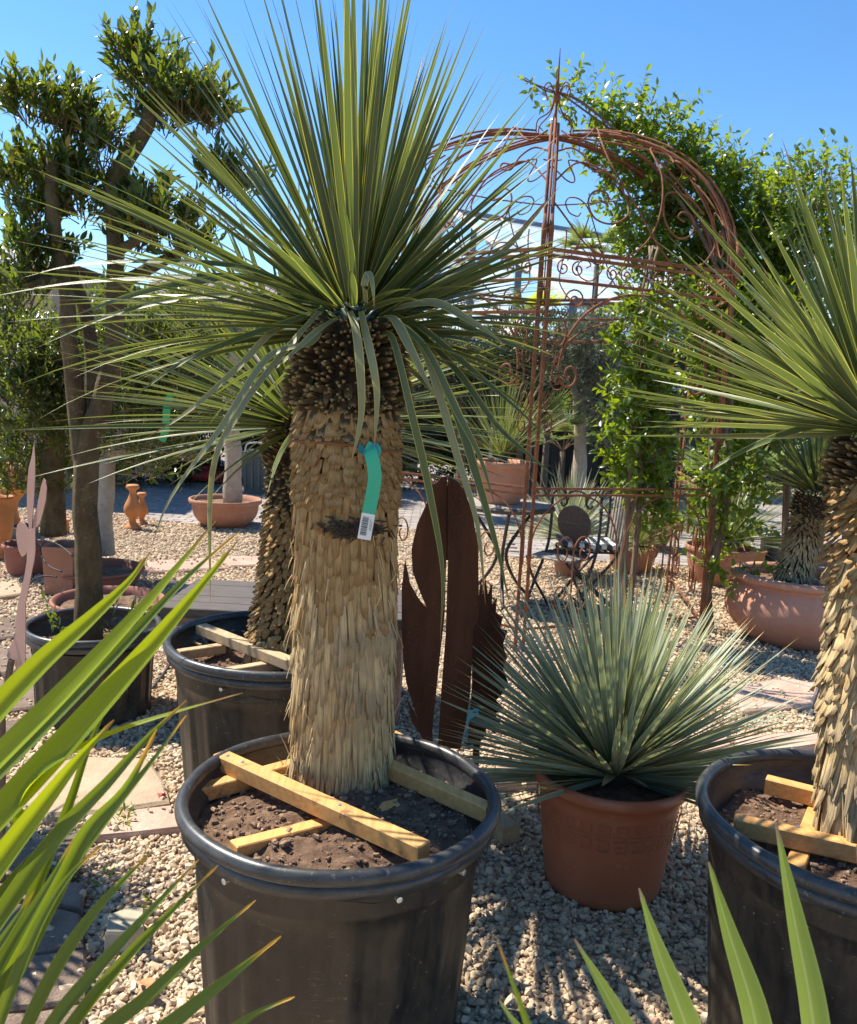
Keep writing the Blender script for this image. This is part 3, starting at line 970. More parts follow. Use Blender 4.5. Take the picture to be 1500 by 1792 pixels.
ng.interface.new_socket('Geometry', in_out='OUTPUT', socket_type='NodeSocketGeometry')
gi, go = ng.nodes.new('NodeGroupInput'), ng.nodes.new('NodeGroupOutput')
m2p = ng.nodes.new('GeometryNodeMeshToPoints')
iop = ng.nodes.new('GeometryNodeInstanceOnPoints')
ci = ng.nodes.new('GeometryNodeCollectionInfo')
ci.inputs['Collection'].default_value = stones
ci.inputs['Separate Children'].default_value = True
ci.inputs['Reset Children'].default_value = True
iop.inputs['Pick Instance'].default_value = True
at_r = ng.nodes.new('GeometryNodeInputNamedAttribute'); at_r.data_type = 'FLOAT_VECTOR'; at_r.inputs[0].default_value = 'rot'
at_s = ng.nodes.new('GeometryNodeInputNamedAttribute'); at_s.data_type = 'FLOAT'; at_s.inputs[0].default_value = 'scl'
ng.links.new(gi.outputs[0], m2p.inputs[0])
ng.links.new(m2p.outputs[0], iop.inputs['Points'])
ng.links.new(ci.outputs[0], iop.inputs['Instance'])
ng.links.new(at_r.outputs[0], iop.inputs['Rotation'])
ng.links.new(at_s.outputs[0], iop.inputs['Scale'])
ng.links.new(iop.outputs[0], go.inputs[0])
gravel.modifiers.new('scatter', 'NODES').node_group = ng

# ================================================================== BUILDINGS FAR BEHIND
# beige house at the left edge
def house():
    c = P(-60, 560, 11.0)
    x1 = P(92, 560, 11.0).x
    h = P(60, 468, 11.0).z
    t = thing('house', 'beige rendered house wall with dark sloping roof behind the clipped olive tree', 'house', (x1, 11.0, 0))
    g = Geo().box((x1 - 4.0, 14.0, h / 2), (8.0, 6.0, h))
    part('wall', g, M['wall'], t)
    g = Geo()
    e0, e1 = P(52, 425, 10.7), P(-100, 490, 10.7)
    r = Geo()
    a = Vector((x1 + 0.25, 10.7, h + 0.02)); b = Vector((x1 - 4.0, 10.7, h + 2.0))
    # hipped roof, eaves towards the yard
    V = [(x1 + .3, 10.7, h), (x1 - 8, 10.7, h), (x1 + .3, 17.3, h), (x1 - 8, 17.3, h), (x1 - 2.8, 14, h + .75), (x1 - 8, 14, h + .75)]
    V2 = [(x, y, z + 0.06) for x, y, z in V]
    part('roof', Geo().add(V2, [(0, 4, 5, 1), (2, 3, 5, 4), (0, 2, 4), (0, 1, 3, 2)]), M['roof_dark'], t)
    part('gutter', Geo().tube([(x1 + .34, 10.64, h), (x1 - 8, 10.64, h)], 0.05, 8), M['white_bar'], t)
house()

def far_house():
    c = P(385, 512, 27.0)
    t = thing('house', 'distant house showing a small patch of grey tiled roof between leaves', 'house', (c.x, 28, 0))
    h = P(385, 530, 27).z
    part('wall', Geo().box((c.x, 30.5, h / 2), (5, 5, h)), M['wall'], t)
    top = P(385, 495, 29).z + 0.3
    V = [(c.x - 2.8, 27, h - .1), (c.x + 2.8, 27, h - .1), (c.x + 2.8, 30.5, top), (c.x - 2.8, 30.5, top), (c.x - 2.8, 34, h - .1), (c.x + 2.8, 34, h - .1)]
    rf = part('roof', Geo().add(V, [(0, 1, 2, 3), (3, 2, 5, 4), (0, 3, 4), (1, 5, 2)]), M['roof_tile'], t)
    tg = Geo()
    for j in range(13):
        for i in range(24):
            f = j / 13
            tg.beam((c.x - 2.75 + i * 0.235, 27 + 3.5 * f - 0.06, h - .1 + (top - h + .1) * f + 0.02), (c.x - 2.75 + i * 0.235, 27 + 3.5 * (f + 1 / 12), h - .1 + (top - h + .1) * (f + 1 / 12) + 0.06), 0.20, 0.04, R=random.random() + .01)
    part('tile', tg, M['roof_tile'], rf, kind='stuff')
far_house()

def greenhouse():
    R0 = P(795, 370, 21.5)
    th = math.radians(28)
    ad = Vector((math.cos(th), math.sin(th), 0))             # along the ridge
    sd = Vector((math.sin(th), -math.cos(th), 0))            # down the near slope
    w, drop, Lh = 5.0, 2.45, 20.0
    ze = R0.z - drop
    t = thing('greenhouse', 'large glass greenhouse with white rafters and blue grey posts behind the rusty gazebo', 'greenhouse', (R0.x, R0.y, 0))
    E0 = R0 + sd * w - Vector((0, 0, drop))
    W0 = R0 - sd * w - Vector((0, 0, drop))
    up = sd.cross(ad) if sd.cross(ad).z > 0 else ad.cross(sd)
    nslope = (ad.cross(R0 - E0)).normalized()
    if nslope.z < 0: nslope = -nslope
    fr = Geo()
    fr.beam(R0, E0, 0.14, 0.10, nslope)
    fr.beam(R0, W0, 0.14, 0.10, (0, 0, 1))
    part('end_rafter', fr, M['white_bar'], t)
    part('ridge_beam', Geo().beam(R0, R0 + ad * Lh, 0.14, 0.12), M['blue_post'], t)
    part('eaves_beam', Geo().beam(E0, E0 + ad * Lh, 0.14, 0.14), M['blue_post'], t)
    part('mid_beam', Geo().beam((R0 + E0) / 2 - Vector((0, 0, .12)), (R0 + E0) / 2 + ad * Lh - Vector((0, 0, .12)), 0.10, 0.12), M['blue_post'], t)
    # panes and glazing bars on the near slope and the end wall
    nb = 16
    sx = Lh / nb
    pane = Geo()
    for i in range(nb):
        a0 = R0 + ad * (i * sx)
        b0 = E0 + ad * (i * sx)
        part('glazing_bar', Geo().beam(a0 + ad * .02 + nslope * .03, b0 + ad * .02 + nslope * .03, 0.045, 0.05, nslope), M['white_bar'], t)
        for k in range(3):
            p0, p1 = a0.lerp(b0, k / 3 + .004), a0.lerp(b0, (k + 1) / 3 - .004)
            q = [p0 + ad * .05, p1 + ad * .05, p1 + ad * (sx - .02), p0 + ad * (sx - .02)]
            tilt = nslope * random.uniform(-.02, .02)
            part('pane', Geo().add([tuple(v + tilt * s) for v, s in zip(q, (0, 1, 1, 0))], [(0, 1, 2, 3)]), M['glass'], t)
    for i in range(nb):                                       # bars of the far slope, seen through the near one
        a0 = R0 + ad * (i * sx)
        b0 = W0 + ad * (i * sx)
        part('glazing_bar', Geo().beam(a0 + ad * .02, b0 + ad * .02, 0.05, 0.06, (0, 0, 1)), M['white_bar'], t)
    for f_ in (.33, .66, 1.0):
        p_ = R0.lerp(W0, f_)
        part('purlin', Geo().beam(p_ - Vector((0, 0, .09)), p_ + ad * Lh - Vector((0, 0, .09)), .09, .10), M['blue_post'], t)
        p_ = R0.lerp(E0, f_ * .97)
        part('purlin', Geo().beam(p_ - Vector((0, 0, .14)), p_ + ad * Lh - Vector((0, 0, .14)), .08, .09), M['white_bar'], t)
    for i in range(0, 7):
        p = E0 + ad * (i * 2.67)
        part('post', Geo().box((p.x, p.y, p.z / 2), (0.16, 0.16, p.z - .08)), M['blue_post'], t)
        part('cross_rail', Geo().beam((p.x, p.y, 1.4), (p + ad * 2.6).to_2d().to_3d() + Vector((0, 0, 1.4)), 0.07, 0.08), M['blue_post'], t)
    for i in range(1, 5):
        p = W0.lerp(E0, i / 5)
        zt = R0.z - abs(i / 5 - .5) * 2 * drop
        part('post', Geo().box((p.x, p.y, zt / 2), (0.14, 0.14, zt - .1)), M['blue_post'], t)
        for k in range(3):
            z0, z1 = 0.2 + k * zt / 3.2, 0.2 + (k + 1) * zt / 3.2 - 0.06
            a, b = W0.lerp(E0, (i - 1) / 5 + .02), W0.lerp(E0, i / 5 - .02)
            part('pane', Geo().add([(a.x, a.y, z0), (b.x, b.y, z0), (b.x, b.y, z1), (a.x, a.y, z1)], [(0, 1, 2, 3)]), M['glass'], t)
    # side wall under the near eaves
    for i in range(12):
        a, b = E0 + ad * (i * 1.33 + .05), E0 + ad * (i * 1.33 + 1.28)
        for k in range(2):
            z0, z1 = 0.3 + k * 1.5, min(1.74 + k * 1.5, ze - .1)
            part('pane', Geo().add([(a.x, a.y, z0), (b.x, b.y, z0), (b.x, b.y, z1), (a.x, a.y, z1)], [(0, 1, 2, 3)]), M['glass'], t)
    # inside: growing tables and plants seen as pale and green shapes through the panes
    c = R0 + ad * 5 + sd * 0.5
    tb = Geo()
    for k in range(4):
        p = R0 + ad * (2 + k * 3.4) + sd * (0.6)
        tb.box((p.x, p.y, 0.8), (2.6, 1.0, 0.06), Matrix.Rotation(th, 3, 'Z'))
        for sx_ in (-1.1, 1.1):
            tb.box((p.x + sx_, p.y, 0.385), (.06, .06, .77))
    part('bench', tb, M['white_bar'], t)
greenhouse()

def cold_frame():
    a, b = P(880, 600, 13.5), P(926, 556, 14.6)
    c = (a + b) / 2
    t = thing('cold_frame', 'white slanted polycarbonate panel frame seen past the main yucca blades', 'cold frame', (c.x, c.y, 0))
    x0, x1 = P(868, 580, 14).x, P(935, 580, 14).x
    z0, z1 = P(900, 602, 13.5).z, P(900, 556, 14.6).z
    V = [(x0, 13.5, z0), (x1, 13.5, z0), (x1, 14.6, z1), (x0, 14.6, z1)]
    part('panel', Geo().plate(V, (0, 0, .03)), M['white'], t)
    g = Geo()
    for x in (x0, x1):
        g.box((x, 13.52, z0 / 2), (.05, .05, z0)); g.box((x, 14.58, z1 / 2), (.05, .05, z1))
    part('leg', g, M['white_bar'], t)
cold_frame()

# ================================================================== TREES AND SHRUBS BEHIND
def tree(name, label, cat, base, limbs, pads, dens, ll, lw, seed, leafmat, barkmat, group=None, **kw):
    t = thing(name, label, cat, base, group)
    part('trunk', limb_geo(limbs), barkmat, t, smooth=True)
    geo, tw = pad_foliage(pads, dens, ll, lw, seed, **kw)
    part('crown', geo, leafmat, t, kind='stuff')
    if name != 'hedge':
        part('twigs', twigs_geo(tw, 2, ll * .05), barkmat, t, kind='stuff')
    return t

def px_pads(lst, Y, depth=0.8, dy=0.0):
    out = []
    for (x, y, rx, ry) in lst:
        k = Y / FPX
        out.append((P(x, y, Y + random.uniform(-dy, dy)), (rx * k, rx * k * depth, ry * k)))
    return out

# dark clipped hedge trees behind the gazebo
def hedge(px0, px1, top, Y, label, seed, mat='hedge', bottom=0.15, dens=700, ll=0.075, lw=0.029, group=None):
    a, b = P(px0, 700, Y).x, P(px1, 700, Y).x
    zt = P((px0 + px1) / 2, top, Y).z
    t = thing('hedge', label, 'hedge', ((a + b) / 2, Y, 0), group)
    pads = []
    n = max(2, int((b - a) / 0.8))
    for i in range(n):
        x = a + (b - a) * (i + .5) / n
        for z in np.arange(bottom + .3, zt - .1, 0.55):
            pads.append((Vector((x, Y + random.uniform(-.1, .1), z)), (0.62 * (b - a) / n + .1, .55, .42)))
    geo, tw = pad_foliage(pads, dens, ll, lw, seed, n_leaf=6, twig=.14, shell=.6, lo=-.9)
    part('crown', geo, M[mat], t, kind='stuff')
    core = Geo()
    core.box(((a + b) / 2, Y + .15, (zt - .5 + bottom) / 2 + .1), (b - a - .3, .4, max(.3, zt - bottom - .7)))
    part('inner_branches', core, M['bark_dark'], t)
    g = Geo()
    for i in range(n):
        x = a + (b - a) * (i + .5) / n
        g.tube([(x, Y, 0), (x + .03, Y, .4), (x, Y, zt * .6)], [.05, .045, .03], 6)
    part('trunk', g, M['bark_dark'], t)
    return t
hedge(380, 700, 575, 13.2, 'dark green hedge seen between the trunks of the two nearest tall yuccas', 31)
hedge(690, 905, 580, 14.2, 'dark hedge directly left of the slim front gazebo post', 32)
hedge(870, 1130, 572, 13.6, 'clipped grey green hedge with dark opening behind the black garden chairs', 33, bottom=1.0)
hedge(1120, 1420, 560, 15.5, 'dark hedge half hidden behind the climbing vine and the far yucca', 34, bottom=.2)
hedge(1400, 1560, 640, 17, 'dark hedge at the far right behind the stiff yucca crown', 35, bottom=.6)
hedge(-40, 330, 590, 12.2, 'dark hedge behind the left olive trunks below the beige wall', 36)

# black sheet added under the hedge: stands in for the shade of the opening
c = P(980, 760, 14.4)
t = thing('shade_backdrop', 'added black sheet standing in for the shade in the gap under the clipped hedge', 'shade backdrop', (c.x, 14.4, 0))
x0, x1 = P(860, 760, 14.4).x, P(1340, 760, 14.4).x
gn = Geo()
V, F = [], []
for i in range(41):
    x = x0 + (x1 - x0) * i / 40
    for z in (0.02, .7, 1.75):
        V.append((x, 14.4 + .05 * math.sin(i * 1.3) + .02 * z, z))
for i in range(40):
    for k in range(2):
        F.append((i * 3 + k, i * 3 + 3 + k, i * 3 + 4 + k, i * 3 + 1 + k))
part('dark_sheet', gn.add(V, F), M['rubber'], t)
part('pole', Geo().tube([(x0, 14.4, 1.78), (x1, 14.4, 1.78)], .03, 8), M['blue_post'], t)

# silver olive trees
b = G(1018, 815, 0)
Y = 11.6
b = Vector((P(1018, 800, Y).x, Y, 0))
tree('olive_tree', 'silvery olive tree with pale trunk in front of the dark hedge opening', 'olive tree', b,
     [([b, P(1016, 780, Y), P(1012, 700, Y)], .11, .07), ([P(1012, 700, Y), P(990, 640, Y), P(985, 600, Y)], .06, .02), ([P(1012, 700, Y), P(1045, 650, Y), P(1060, 600, Y)], .06, .02)],
     px_pads([(1050, 630, 50, 60), (1000, 655, 40, 45), (1065, 705, 45, 60), (1030, 590, 45, 35), (1075, 770, 30, 35), (975, 640, 22, 30)], Y, .9, .2),
     1500, .055, .013, 41, M['silver'], M['bark_pale'], n_leaf=9, twig=.16, shell=.2, up=.5)
Y = 12.4
b = Vector((P(470, 800, Y).x, Y, 0))
tree('olive_tree', 'grey green olive tree glimpsed under the left blades of the biggest yucca', 'olive tree', b,
     [([b, P(468, 740, Y), P(470, 640, Y)], .09, .04)],
     px_pads([(430, 590, 60, 40), (490, 580, 60, 45), (460, 640, 70, 45), (400, 640, 45, 40), (520, 620, 50, 60)], Y, .9, .2),
     1100, .06, .014, 42, M['silver'], M['bark'], n_leaf=8, twig=.15, shell=.2)
Y = 11.0
b = Vector((P(810, 800, Y).x, Y, 0))
tree('olive_tree', 'small dark leaved olive tree behind the garden table and its clay pot', 'olive tree', b,
     [([b, P(808, 740, Y), P(800, 660, Y)], .07, .03)],
     px_pads([(780, 640, 60, 45), (840, 650, 55, 50), (810, 700, 55, 40), (730, 690, 40, 50), (890, 640, 50, 45), (900, 700, 45, 45), (940, 620, 45, 40)], Y, .9, .2),
     1500, .06, .016, 43, M['hedge'], M['bark_dark'], n_leaf=8, twig=.15, shell=.2)

# olive trees with dense crowns at the left
Y = 6.6
b = Vector((P(95, 900, Y).x, Y, 0.28))
tree('olive_tree', 'bushy olive tree with dense glossy crown behind the pale metal dragonfly', 'olive tree', b,
     [([b, P(92, 850, Y), P(98, 720, Y)], .10, .07), ([P(98, 720, Y), P(60, 660, Y), P(40, 600, Y)], .05, .02), ([P(98, 720, Y), P(130, 650, Y)], .05, .02)],
     px_pads([(30, 640, 60, 55), (90, 610, 50, 40), (40, 720, 70, 60), (110, 690, 55, 60), (60, 780, 60, 45), (125, 770, 40, 50), (10, 560, 35, 40), (150, 620, 40, 50), (30, 840, 50, 36), (110, 835, 40, 30)], Y, .9, .3),
     1900, .062, .018, 44, M['olive'], M['bark'], n_leaf=8, twig=.16, shell=.35)
Y = 6.3
b = Vector((P(186, 990, Y).x, Y, 0.2))
tree('olive_tree', 'wide low olive tree with green plastic ribbon on its dark crown', 'olive tree', b,
     [([b, P(183, 900, Y), P(190, 800, Y)], .065, .06), ([P(190, 800, Y), P(230, 720, Y), P(260, 640, Y)], .045, .02), ([P(190, 800, Y), P(300, 760, Y), P(330, 700, Y)], .035, .02), ([P(190, 800, Y), P(170, 700, Y), P(200, 600, Y)], .04, .02)],
     px_pads([(240, 600, 60, 55), (300, 640, 60, 55), (220, 680, 55, 50), (300, 720, 60, 50), (350, 680, 40, 40), (240, 770, 60, 45), (300, 790, 40, 30), (350, 560, 50, 40), (200, 560, 40, 40), (250, 830, 30, 25)], Y, .9, .3),
     1900, .062, .017, 45, M['olive'], M['bark_pale'], n_leaf=8, twig=.16, shell=.35)

# ================================================================== POTS
def pot_black(pos, R, H, label, group=None, soil_drop=0.058, R0=None, screws=(), tilt=None, seed=0):
    t = thing('planter_pot', label, 'plant pot', pos, group)
    R0 = R0 or R * 0.78
    def rad(z): return R0 + (R - 0.035 - R0) * (z / (H - .05))
    prof = [(R0 - .03, 0.0), (R0, 0.0), (R0 + .004, .012)]
    zs = [k / 14 for k in range(1, 15)]
    prof += [(rad(z * (H * .80)), z * H * .80) for z in zs]
    zc = H * .80
    prof += [(rad(zc) + .0025, zc + .003), (rad(zc) + .003, zc + .010), (rad(H - .075) + .002, H - .075), (R - .028, H - .045)]
    nlow = 3 + len(zs)
    def mod(a, j, r, z):
        if 2 <= j < nlow:
            k = (a * 18 / (2 * PI)) % 1.0
            s = min(1, max(0, (0.5 - abs(k - .5) - .17) / .03))
            r -= 0.007 * s * min(1, max(0, (z - .03) / .02)) * min(1, max(0, (H * .76 - z) / .015))
        return r + 0.004 * math.sin(2 * a + seed) + 0.002 * math.sin(5 * a + z * 8 + seed)
    body = part('body', Geo().lathe(prof, 144, pos, mod), M['black'], t, smooth=True)
    # rolled rim
    ring = []
    for k in range(15):
        a = PI * 1.25 - k * (PI * 1.75) / 14
        ring.append((R - 0.014 + 0.0155 * math.cos(a), H - 0.017 + 0.017 * math.sin(a)))
    ring = [(R - 0.066, H - 0.20), (R - .042, H - 0.06)] + ring[:]
    ring += [(R - .010, H - .034), (R - .012, H - .062), (R - .026, H - .066)]
    def mod2(a, j, r, z): return r + 0.004 * math.sin(2 * a + seed) + 0.0015 * math.sin(7 * a + seed * 2)
    part('rim', Geo().lathe(ring, 128, pos, mod2), M['rim'], t, smooth=True)
    # soil
    rs = R - .040
    V, F, UV = [], [], []
    nr, na = 26, 84
    zs_ = H - soil_drop
    for j in range(nr + 1):
        for k in range(na):
            a = 2 * PI * k / na
            r = rs * j / nr
            x, y = r * math.cos(a), r * math.sin(a)
            q = Vector((x * 9, y * 9, seed * 3.1))
            dz = 0.016 * mnoise.noise(q) + 0.011 * mnoise.noise(q * 3.1) + 0.006 * mnoise.noise(q * 8) - 0.02 * (j / nr) ** 4
            V.append((pos[0] + x, pos[1] + y, zs_ + dz)); UV.append((k / na, j / nr))
    for j in range(nr):
        for k in range(na):
            F.append((j * na + k, j * na + (k + 1) % na, (j + 1) * na + (k + 1) % na, (j + 1) * na + k))
    part('soil', Geo().add(V, F, UV), M['soil'], t, smooth=False)
    gq = np.random.default_rng(seed + 50)
    cg = Geo()
    for i in range(1500):
        a, r = gq.uniform(0, 2 * PI), rs * math.sqrt(gq.random()) * .98
        s = min(.011, gq.lognormal(-5.75, .65))
        x, y = pos[0] + r * math.cos(a), pos[1] + r * math.sin(a)
        q = Vector(((x - pos[0]) * 9, (y - pos[1]) * 9, seed * 3.1))
        z = zs_ + 0.016 * mnoise.noise(q) + 0.011 * mnoise.noise(q * 3.1) - 0.02 * (r / rs) ** 4 + s * .4
        rot = Matrix.Rotation(gq.uniform(0, 6), 3, 'Z') @ Matrix.Rotation(gq.uniform(-.6, .6), 3, 'X')
        cg.box((x, y, z), (s * 1.6, s * gq.uniform(.6, 1.3), s), rot, R=gq.random() + .01, bev=s * .24)
    part('soil_crumbs', cg, M['crumb'], t, kind='stuff')
    for az in screws:
        c = Vector((pos[0] + (R - .006) * math.cos(az), pos[1] + (R - .006) * math.sin(az), H - .075))
        d = Vector((math.cos(az), math.sin(az), 0))
        sc = Geo()
        sc.tube([c - d * .024, c - d * .012, c - d * .011], [.0065, .0065, .004], 12)
        part('screw', sc, M['steel_screw'], t, smooth=False)
    return t

H_BIG = 0.635
pot_black(POT_MAIN, 0.360, H_BIG, 'large dusty black plastic pot holding the biggest yucca with its bracing laths', 'large black nursery pots', screws=(-1.12, -0.62, -2.2), seed=1)
pot_black(POT_BACK, 0.402, H_BIG, 'black plastic pot standing directly behind and left of the biggest yucca pot', 'large black nursery pots', seed=2, screws=(-1.9,), soil_drop=.085)
pot_black(POT_RIGHT, 0.376, H_BIG, 'large black pot cut off by the right edge with a squared timber brace', 'large black nursery pots', seed=3, soil_drop=.085)
pot_black(POT_OLIVE, 0.305, 0.415, 'black plastic tub holding the clipped olive tree with the thick mossy trunk', None, soil_drop=.09, seed=4, R0=.255)

def lathe_pot(name, label, cat, pos, prof, mat, soil_z=None, soil_r=None, group=None, n=72, ax=(1, 1), mod=None, bands=None):
    t = thing(name, label, cat, pos, group)
    part('body', Geo().lathe(prof, n, pos, mod, ax=ax), mat, t, smooth=True)
    if soil_z:
        V = [(pos[0], pos[1], pos[2] + soil_z + .01)]
        for j in range(1, 5):
            for k in range(32):
                a = 2 * PI * k / 32
                r = soil_r * j / 4
                V.append((pos[0] + r * math.cos(a) * ax[0], pos[1] + r * math.sin(a) * ax[1], pos[2] + soil_z + random.uniform(-.008, .008)))
        F = [(0, 1 + k, 1 + (k + 1) % 32) for k in range(32)]
        for j in range(3):
            F += [(1 + j * 32 + k, 1 + (j + 1) * 32 + k, 1 + (j + 1) * 32 + (k + 1) % 32, 1 + j * 32 + (k + 1) % 32) for k in range(32)]
        part('soil', Geo().add(V, F), M['soil'], t)
    return t

def rimmed(R, H, R0, lip=0.02, lh=0.035, wall=0.018, belly=0.0, depth=None):
    depth = depth or H * .85
    p = [(R0 * .5, 0), (R0 - .006, 0), (R0, .006)]
    for k in range(1, 10):
        f = k / 10
        p.append((R0 + (R - lip - R0) * f + belly * math.sin(PI * f ** .8), .006 + (H - lh - .006) * f))
    p += [(R - lip, H - lh), (R - lip * .3, H - lh + .003), (R, H - lh + .010), (R + .002, H - lh * .5), (R, H - .006), (R - .006, H), (R - wall + .004, H), (R - wall - .004, H - .006), (R - wall - lip, H - lh), (R - wall - lip - .01, H - depth * .5)]
    return p

# brown pot with embossed key-pattern band
HB = 0.39
tb = lathe_pot('planter_pot', 'smooth brown plastic pot holding the blue grey yucca on the gravel', 'plant pot', POT_BROWN, rimmed(0.248, HB, 0.184, .022, .042, .014), M['brown_pot'], HB - .05, .215)
gk = Geo()
for rowz in (.255, .235, .215, .195):
    pass
def meander(r_at, z0, s, n, g, arc=(0, 2 * PI)):
    # faint raised meander lines following the wall
    cell = [(0, 0), (4, 0), (4, 3), (1, 3), (1, 1.5), (2.5, 1.5)]
    for i in range(n):
        a0 = arc[0] + (arc[1] - arc[0]) * i / n
        da = (arc[1] - arc[0]) / n / 5.0
        for flip in (0, 1):
            pts = []
            for x, y in cell:
                yy = y if not flip else -y - 1.2
                z = z0 + yy * s
                a = a0 + x * da
                r = r_at(z) - .0007
                pts.append((POT_BROWN.x + r * math.cos(a), POT_BROWN.y + r * math.sin(a), z))
            g.tube(pts, .0013, 4, cap=False)
meander(lambda z: .190 + (.235 - .190) * z / (HB - .042), .262, .0120, 26, gk)
part('key_pattern', gk, M['brown_pot'], tb, kind='stuff')

# rounded pink terracotta bowl at the right
k = POT_BOWL
RB, HBW = 0.365, 0.50
prof = [(.12, 0), (.22, 0), (.25, .012), (.30, .06), (.355, .13), (.392, .20), (.402, .26), (.392, .33), (.368, .385), (.345, .42), (.338, .432), (.352, .438), (.372, .452), (.380, .470), (.374, .488), (.358, .498), (.335, .5), (.318, .494), (.310, .475), (.315, .43), (.33, .38)]
prof = [(r * 1.13, z * .92) for r, z in prof]
lathe_pot('planter_pot', 'round bellied pink terracotta bowl in front of the far right yucca trunk', 'plant pot', POT_BOWL, prof, M['terra_pink'], .39, .36)

# ================================================================== YUCCA TRUNKS AND CROWNS
SC_CONE = [cone_variant(s) for s in range(4)]
SC_CHIP = [scale_variant(s + 10, .72, .16, .26, .10) for s in range(6)]
SC_SLAT = [scale_variant(s + 20, .94, .0, .22, .05) for s in range(7)]
SC_PEEL = [scale_variant(s + 30, .62, .30, .30, .14) for s in range(6)]
SC_FIBRE = [scale_variant(s + 40, .7, .0, .25, .10, 3) for s in range(6)]

def trunk_scales(t, A, B, radf, zones, n_obj, seed):
    """A, B axis ends; radf(f) radius; zones: (f0,f1,count,width,length,angle,out,variants,mat)"""
    A, B = Vector(A), Vector(B)
    axis = (B - A)
    Ltot = axis.length
    ad = axis.normalized()
    x = ad.cross(Vector((0, 1, 0))).normalized()
    y = ad.cross(x)
    core = Geo()
    V, F = [], []
    m, n = 24, 24
    pts, rs = [], []
    for j in range(m + 1):
        f = j / m
        pts.append(A + axis * f); rs.append(radf(f) - .004)
    core.tube(pts, rs, 28)
    part('core', core, M['core'], t, smooth=True)
    g = np.random.default_rng(seed)
    cand = []
    for zi, (f0, f1, cnt, w, l, ang, out, var, mk, *tier) in enumerate(zones):
        i = np.arange(cnt)
        f = f0 + (f1 - f0) * (i + g.uniform(0, 1, cnt)) / cnt
        az = i * 2.399963 + g.normal(0, .12, cnt)
        if tier:                                              # bundles that end at about the same height
            nt = tier[0]
            ph = .35 * np.sin(az * 2 + 1) + .25 * np.sin(az * 5)
            q = (f - f0) / (f1 - f0) * nt + ph
            q = np.round(q) - ph + g.normal(0, .13, cnt)
            f = np.clip(f0 + (f1 - f0) * q / nt, 0, 1)
        r = np.array([radf(v) * (1 + .055 * mnoise.noise(Vector((math.cos(q) * 1.3 + seed, math.sin(q) * 1.3, v * 5))) + .025 * mnoise.noise(Vector((math.cos(q) * 4, math.sin(q) * 4 + seed, v * 16)))) for v, q in zip(f, az)])
        rad = np.cos(az)[:, None] * np.array(x) + np.sin(az)[:, None] * np.array(y)
        O = np.array(A) + f[:, None] * np.array(axis) + rad * (r + out * g.uniform(-.5, 1, cnt))[:, None]
        a = ang + g.normal(0, .04 + .09 * min(1, ang), cnt)
        D = np.array(ad)[None] * (-np.cos(a))[:, None] + rad * np.sin(a)[:, None]
        sw = np.cross(rad, np.array(ad)) * g.normal(0, .035 + .08 * min(1, ang), cnt)[:, None]
        D = D + sw
        W = w * g.uniform(.7, 1.25, cnt)
        L = l * g.uniform(.7, 1.3, cnt)
        fr = frames(O, unit(D), rad, W, L, W)
        cand.append((fr, g.integers(0, len(var), cnt), var, mk, rad))
    tot = sum(len(c[1]) for c in cand)
    for fr, which, var, mk, rad in cand:
        cnt = len(which)
        view = np.array([0, 0, CAM_H]) - fr[0]
        sc = (unit(view) * rad).sum(1) + g.uniform(0, .15, cnt)
        o = np.argsort(-sc)
        k = int(n_obj * cnt / tot)
        piece_objects('leaf_base', fr, var, which, M[mk], t, o[:k], smooth=False)
        part('leaf_bases', join_pieces(sub(fr, o[k:]), var, which[o[k:]], g.random(cnt - k)), M[mk], t, smooth=False, kind='stuff')

def interp(tbl):
    xs, ys = zip(*tbl)
    return lambda f: float(np.interp(f, xs, ys))

# ---- biggest yucca
YM = 1.97
base = G(598, 1372, .54)
top = P(612, 560, YM)
plant = thing('yucca', 'biggest yucca with thick shaggy trunk and drooping blades in the black pot', 'yucca', (base.x, base.y, base.z), 'tall trunked yuccas')
rf = interp([(0, .126), (.04, .121), (.15, .117), (.4, .115), (.62, .113), (.8, .111), (.92, .100), (1, .07)])
trunk_scales(plant, base, top, rf, [
    (0.83, 1.0, 620, .018, .036, 1.70, .006, SC_CONE, 'scale_dark'),
    (0.79, 0.89, 210, .020, .030, .45, .001, SC_CHIP, 'scale_dark'),
    (0.66, 0.835, 700, .022, .034, .26, .003, SC_CHIP, 'scale_tan'),
    (0.44, 0.70, 800, .017, .075, .05, .004, SC_SLAT, 'scale_tan', 7),
    (0.30, 0.52, 560, .016, .110, .03, .005, SC_SLAT, 'scale_grey', 4),
    (0.02, 0.42, 1350, .0118, .150, .006, .004, SC_SLAT, 'scale_straw', 6),
    (0.02, 0.44, 500, .0045, .120, .015, .006, SC_FIBRE, 'scale_straw', 6),
    (0.00, 0.10, 420, .007, .085, .20, .006, SC_FIBRE, 'scale_straw'),
], 300, 71)
kn = Geo()
kc = P(652, 935, YM - .125)
gq = np.random.default_rng(3)
for i in range(320):
    u, v = gq.normal(0, .034), gq.normal(0, .009)
    th = u / .125
    kt = base.lerp(top, (kc.z - base.z) / (top.z - base.z))
    c = Vector((kt.x + (.124 + .008 * gq.random()) * math.sin(th + .24), kt.y - (.124 + .008 * gq.random()) * math.cos(th + .24), kc.z + v - u * .05))
    d = Vector((gq.normal(0, 1), -abs(gq.normal(0, .5)), gq.normal(0, .5))).normalized()
    kn.tube([c - d * .010, c + d * .012], [.0028, .0012], 4, R=.3)
part('pruning_scar', kn, M['knot'], plant, kind='stuff')
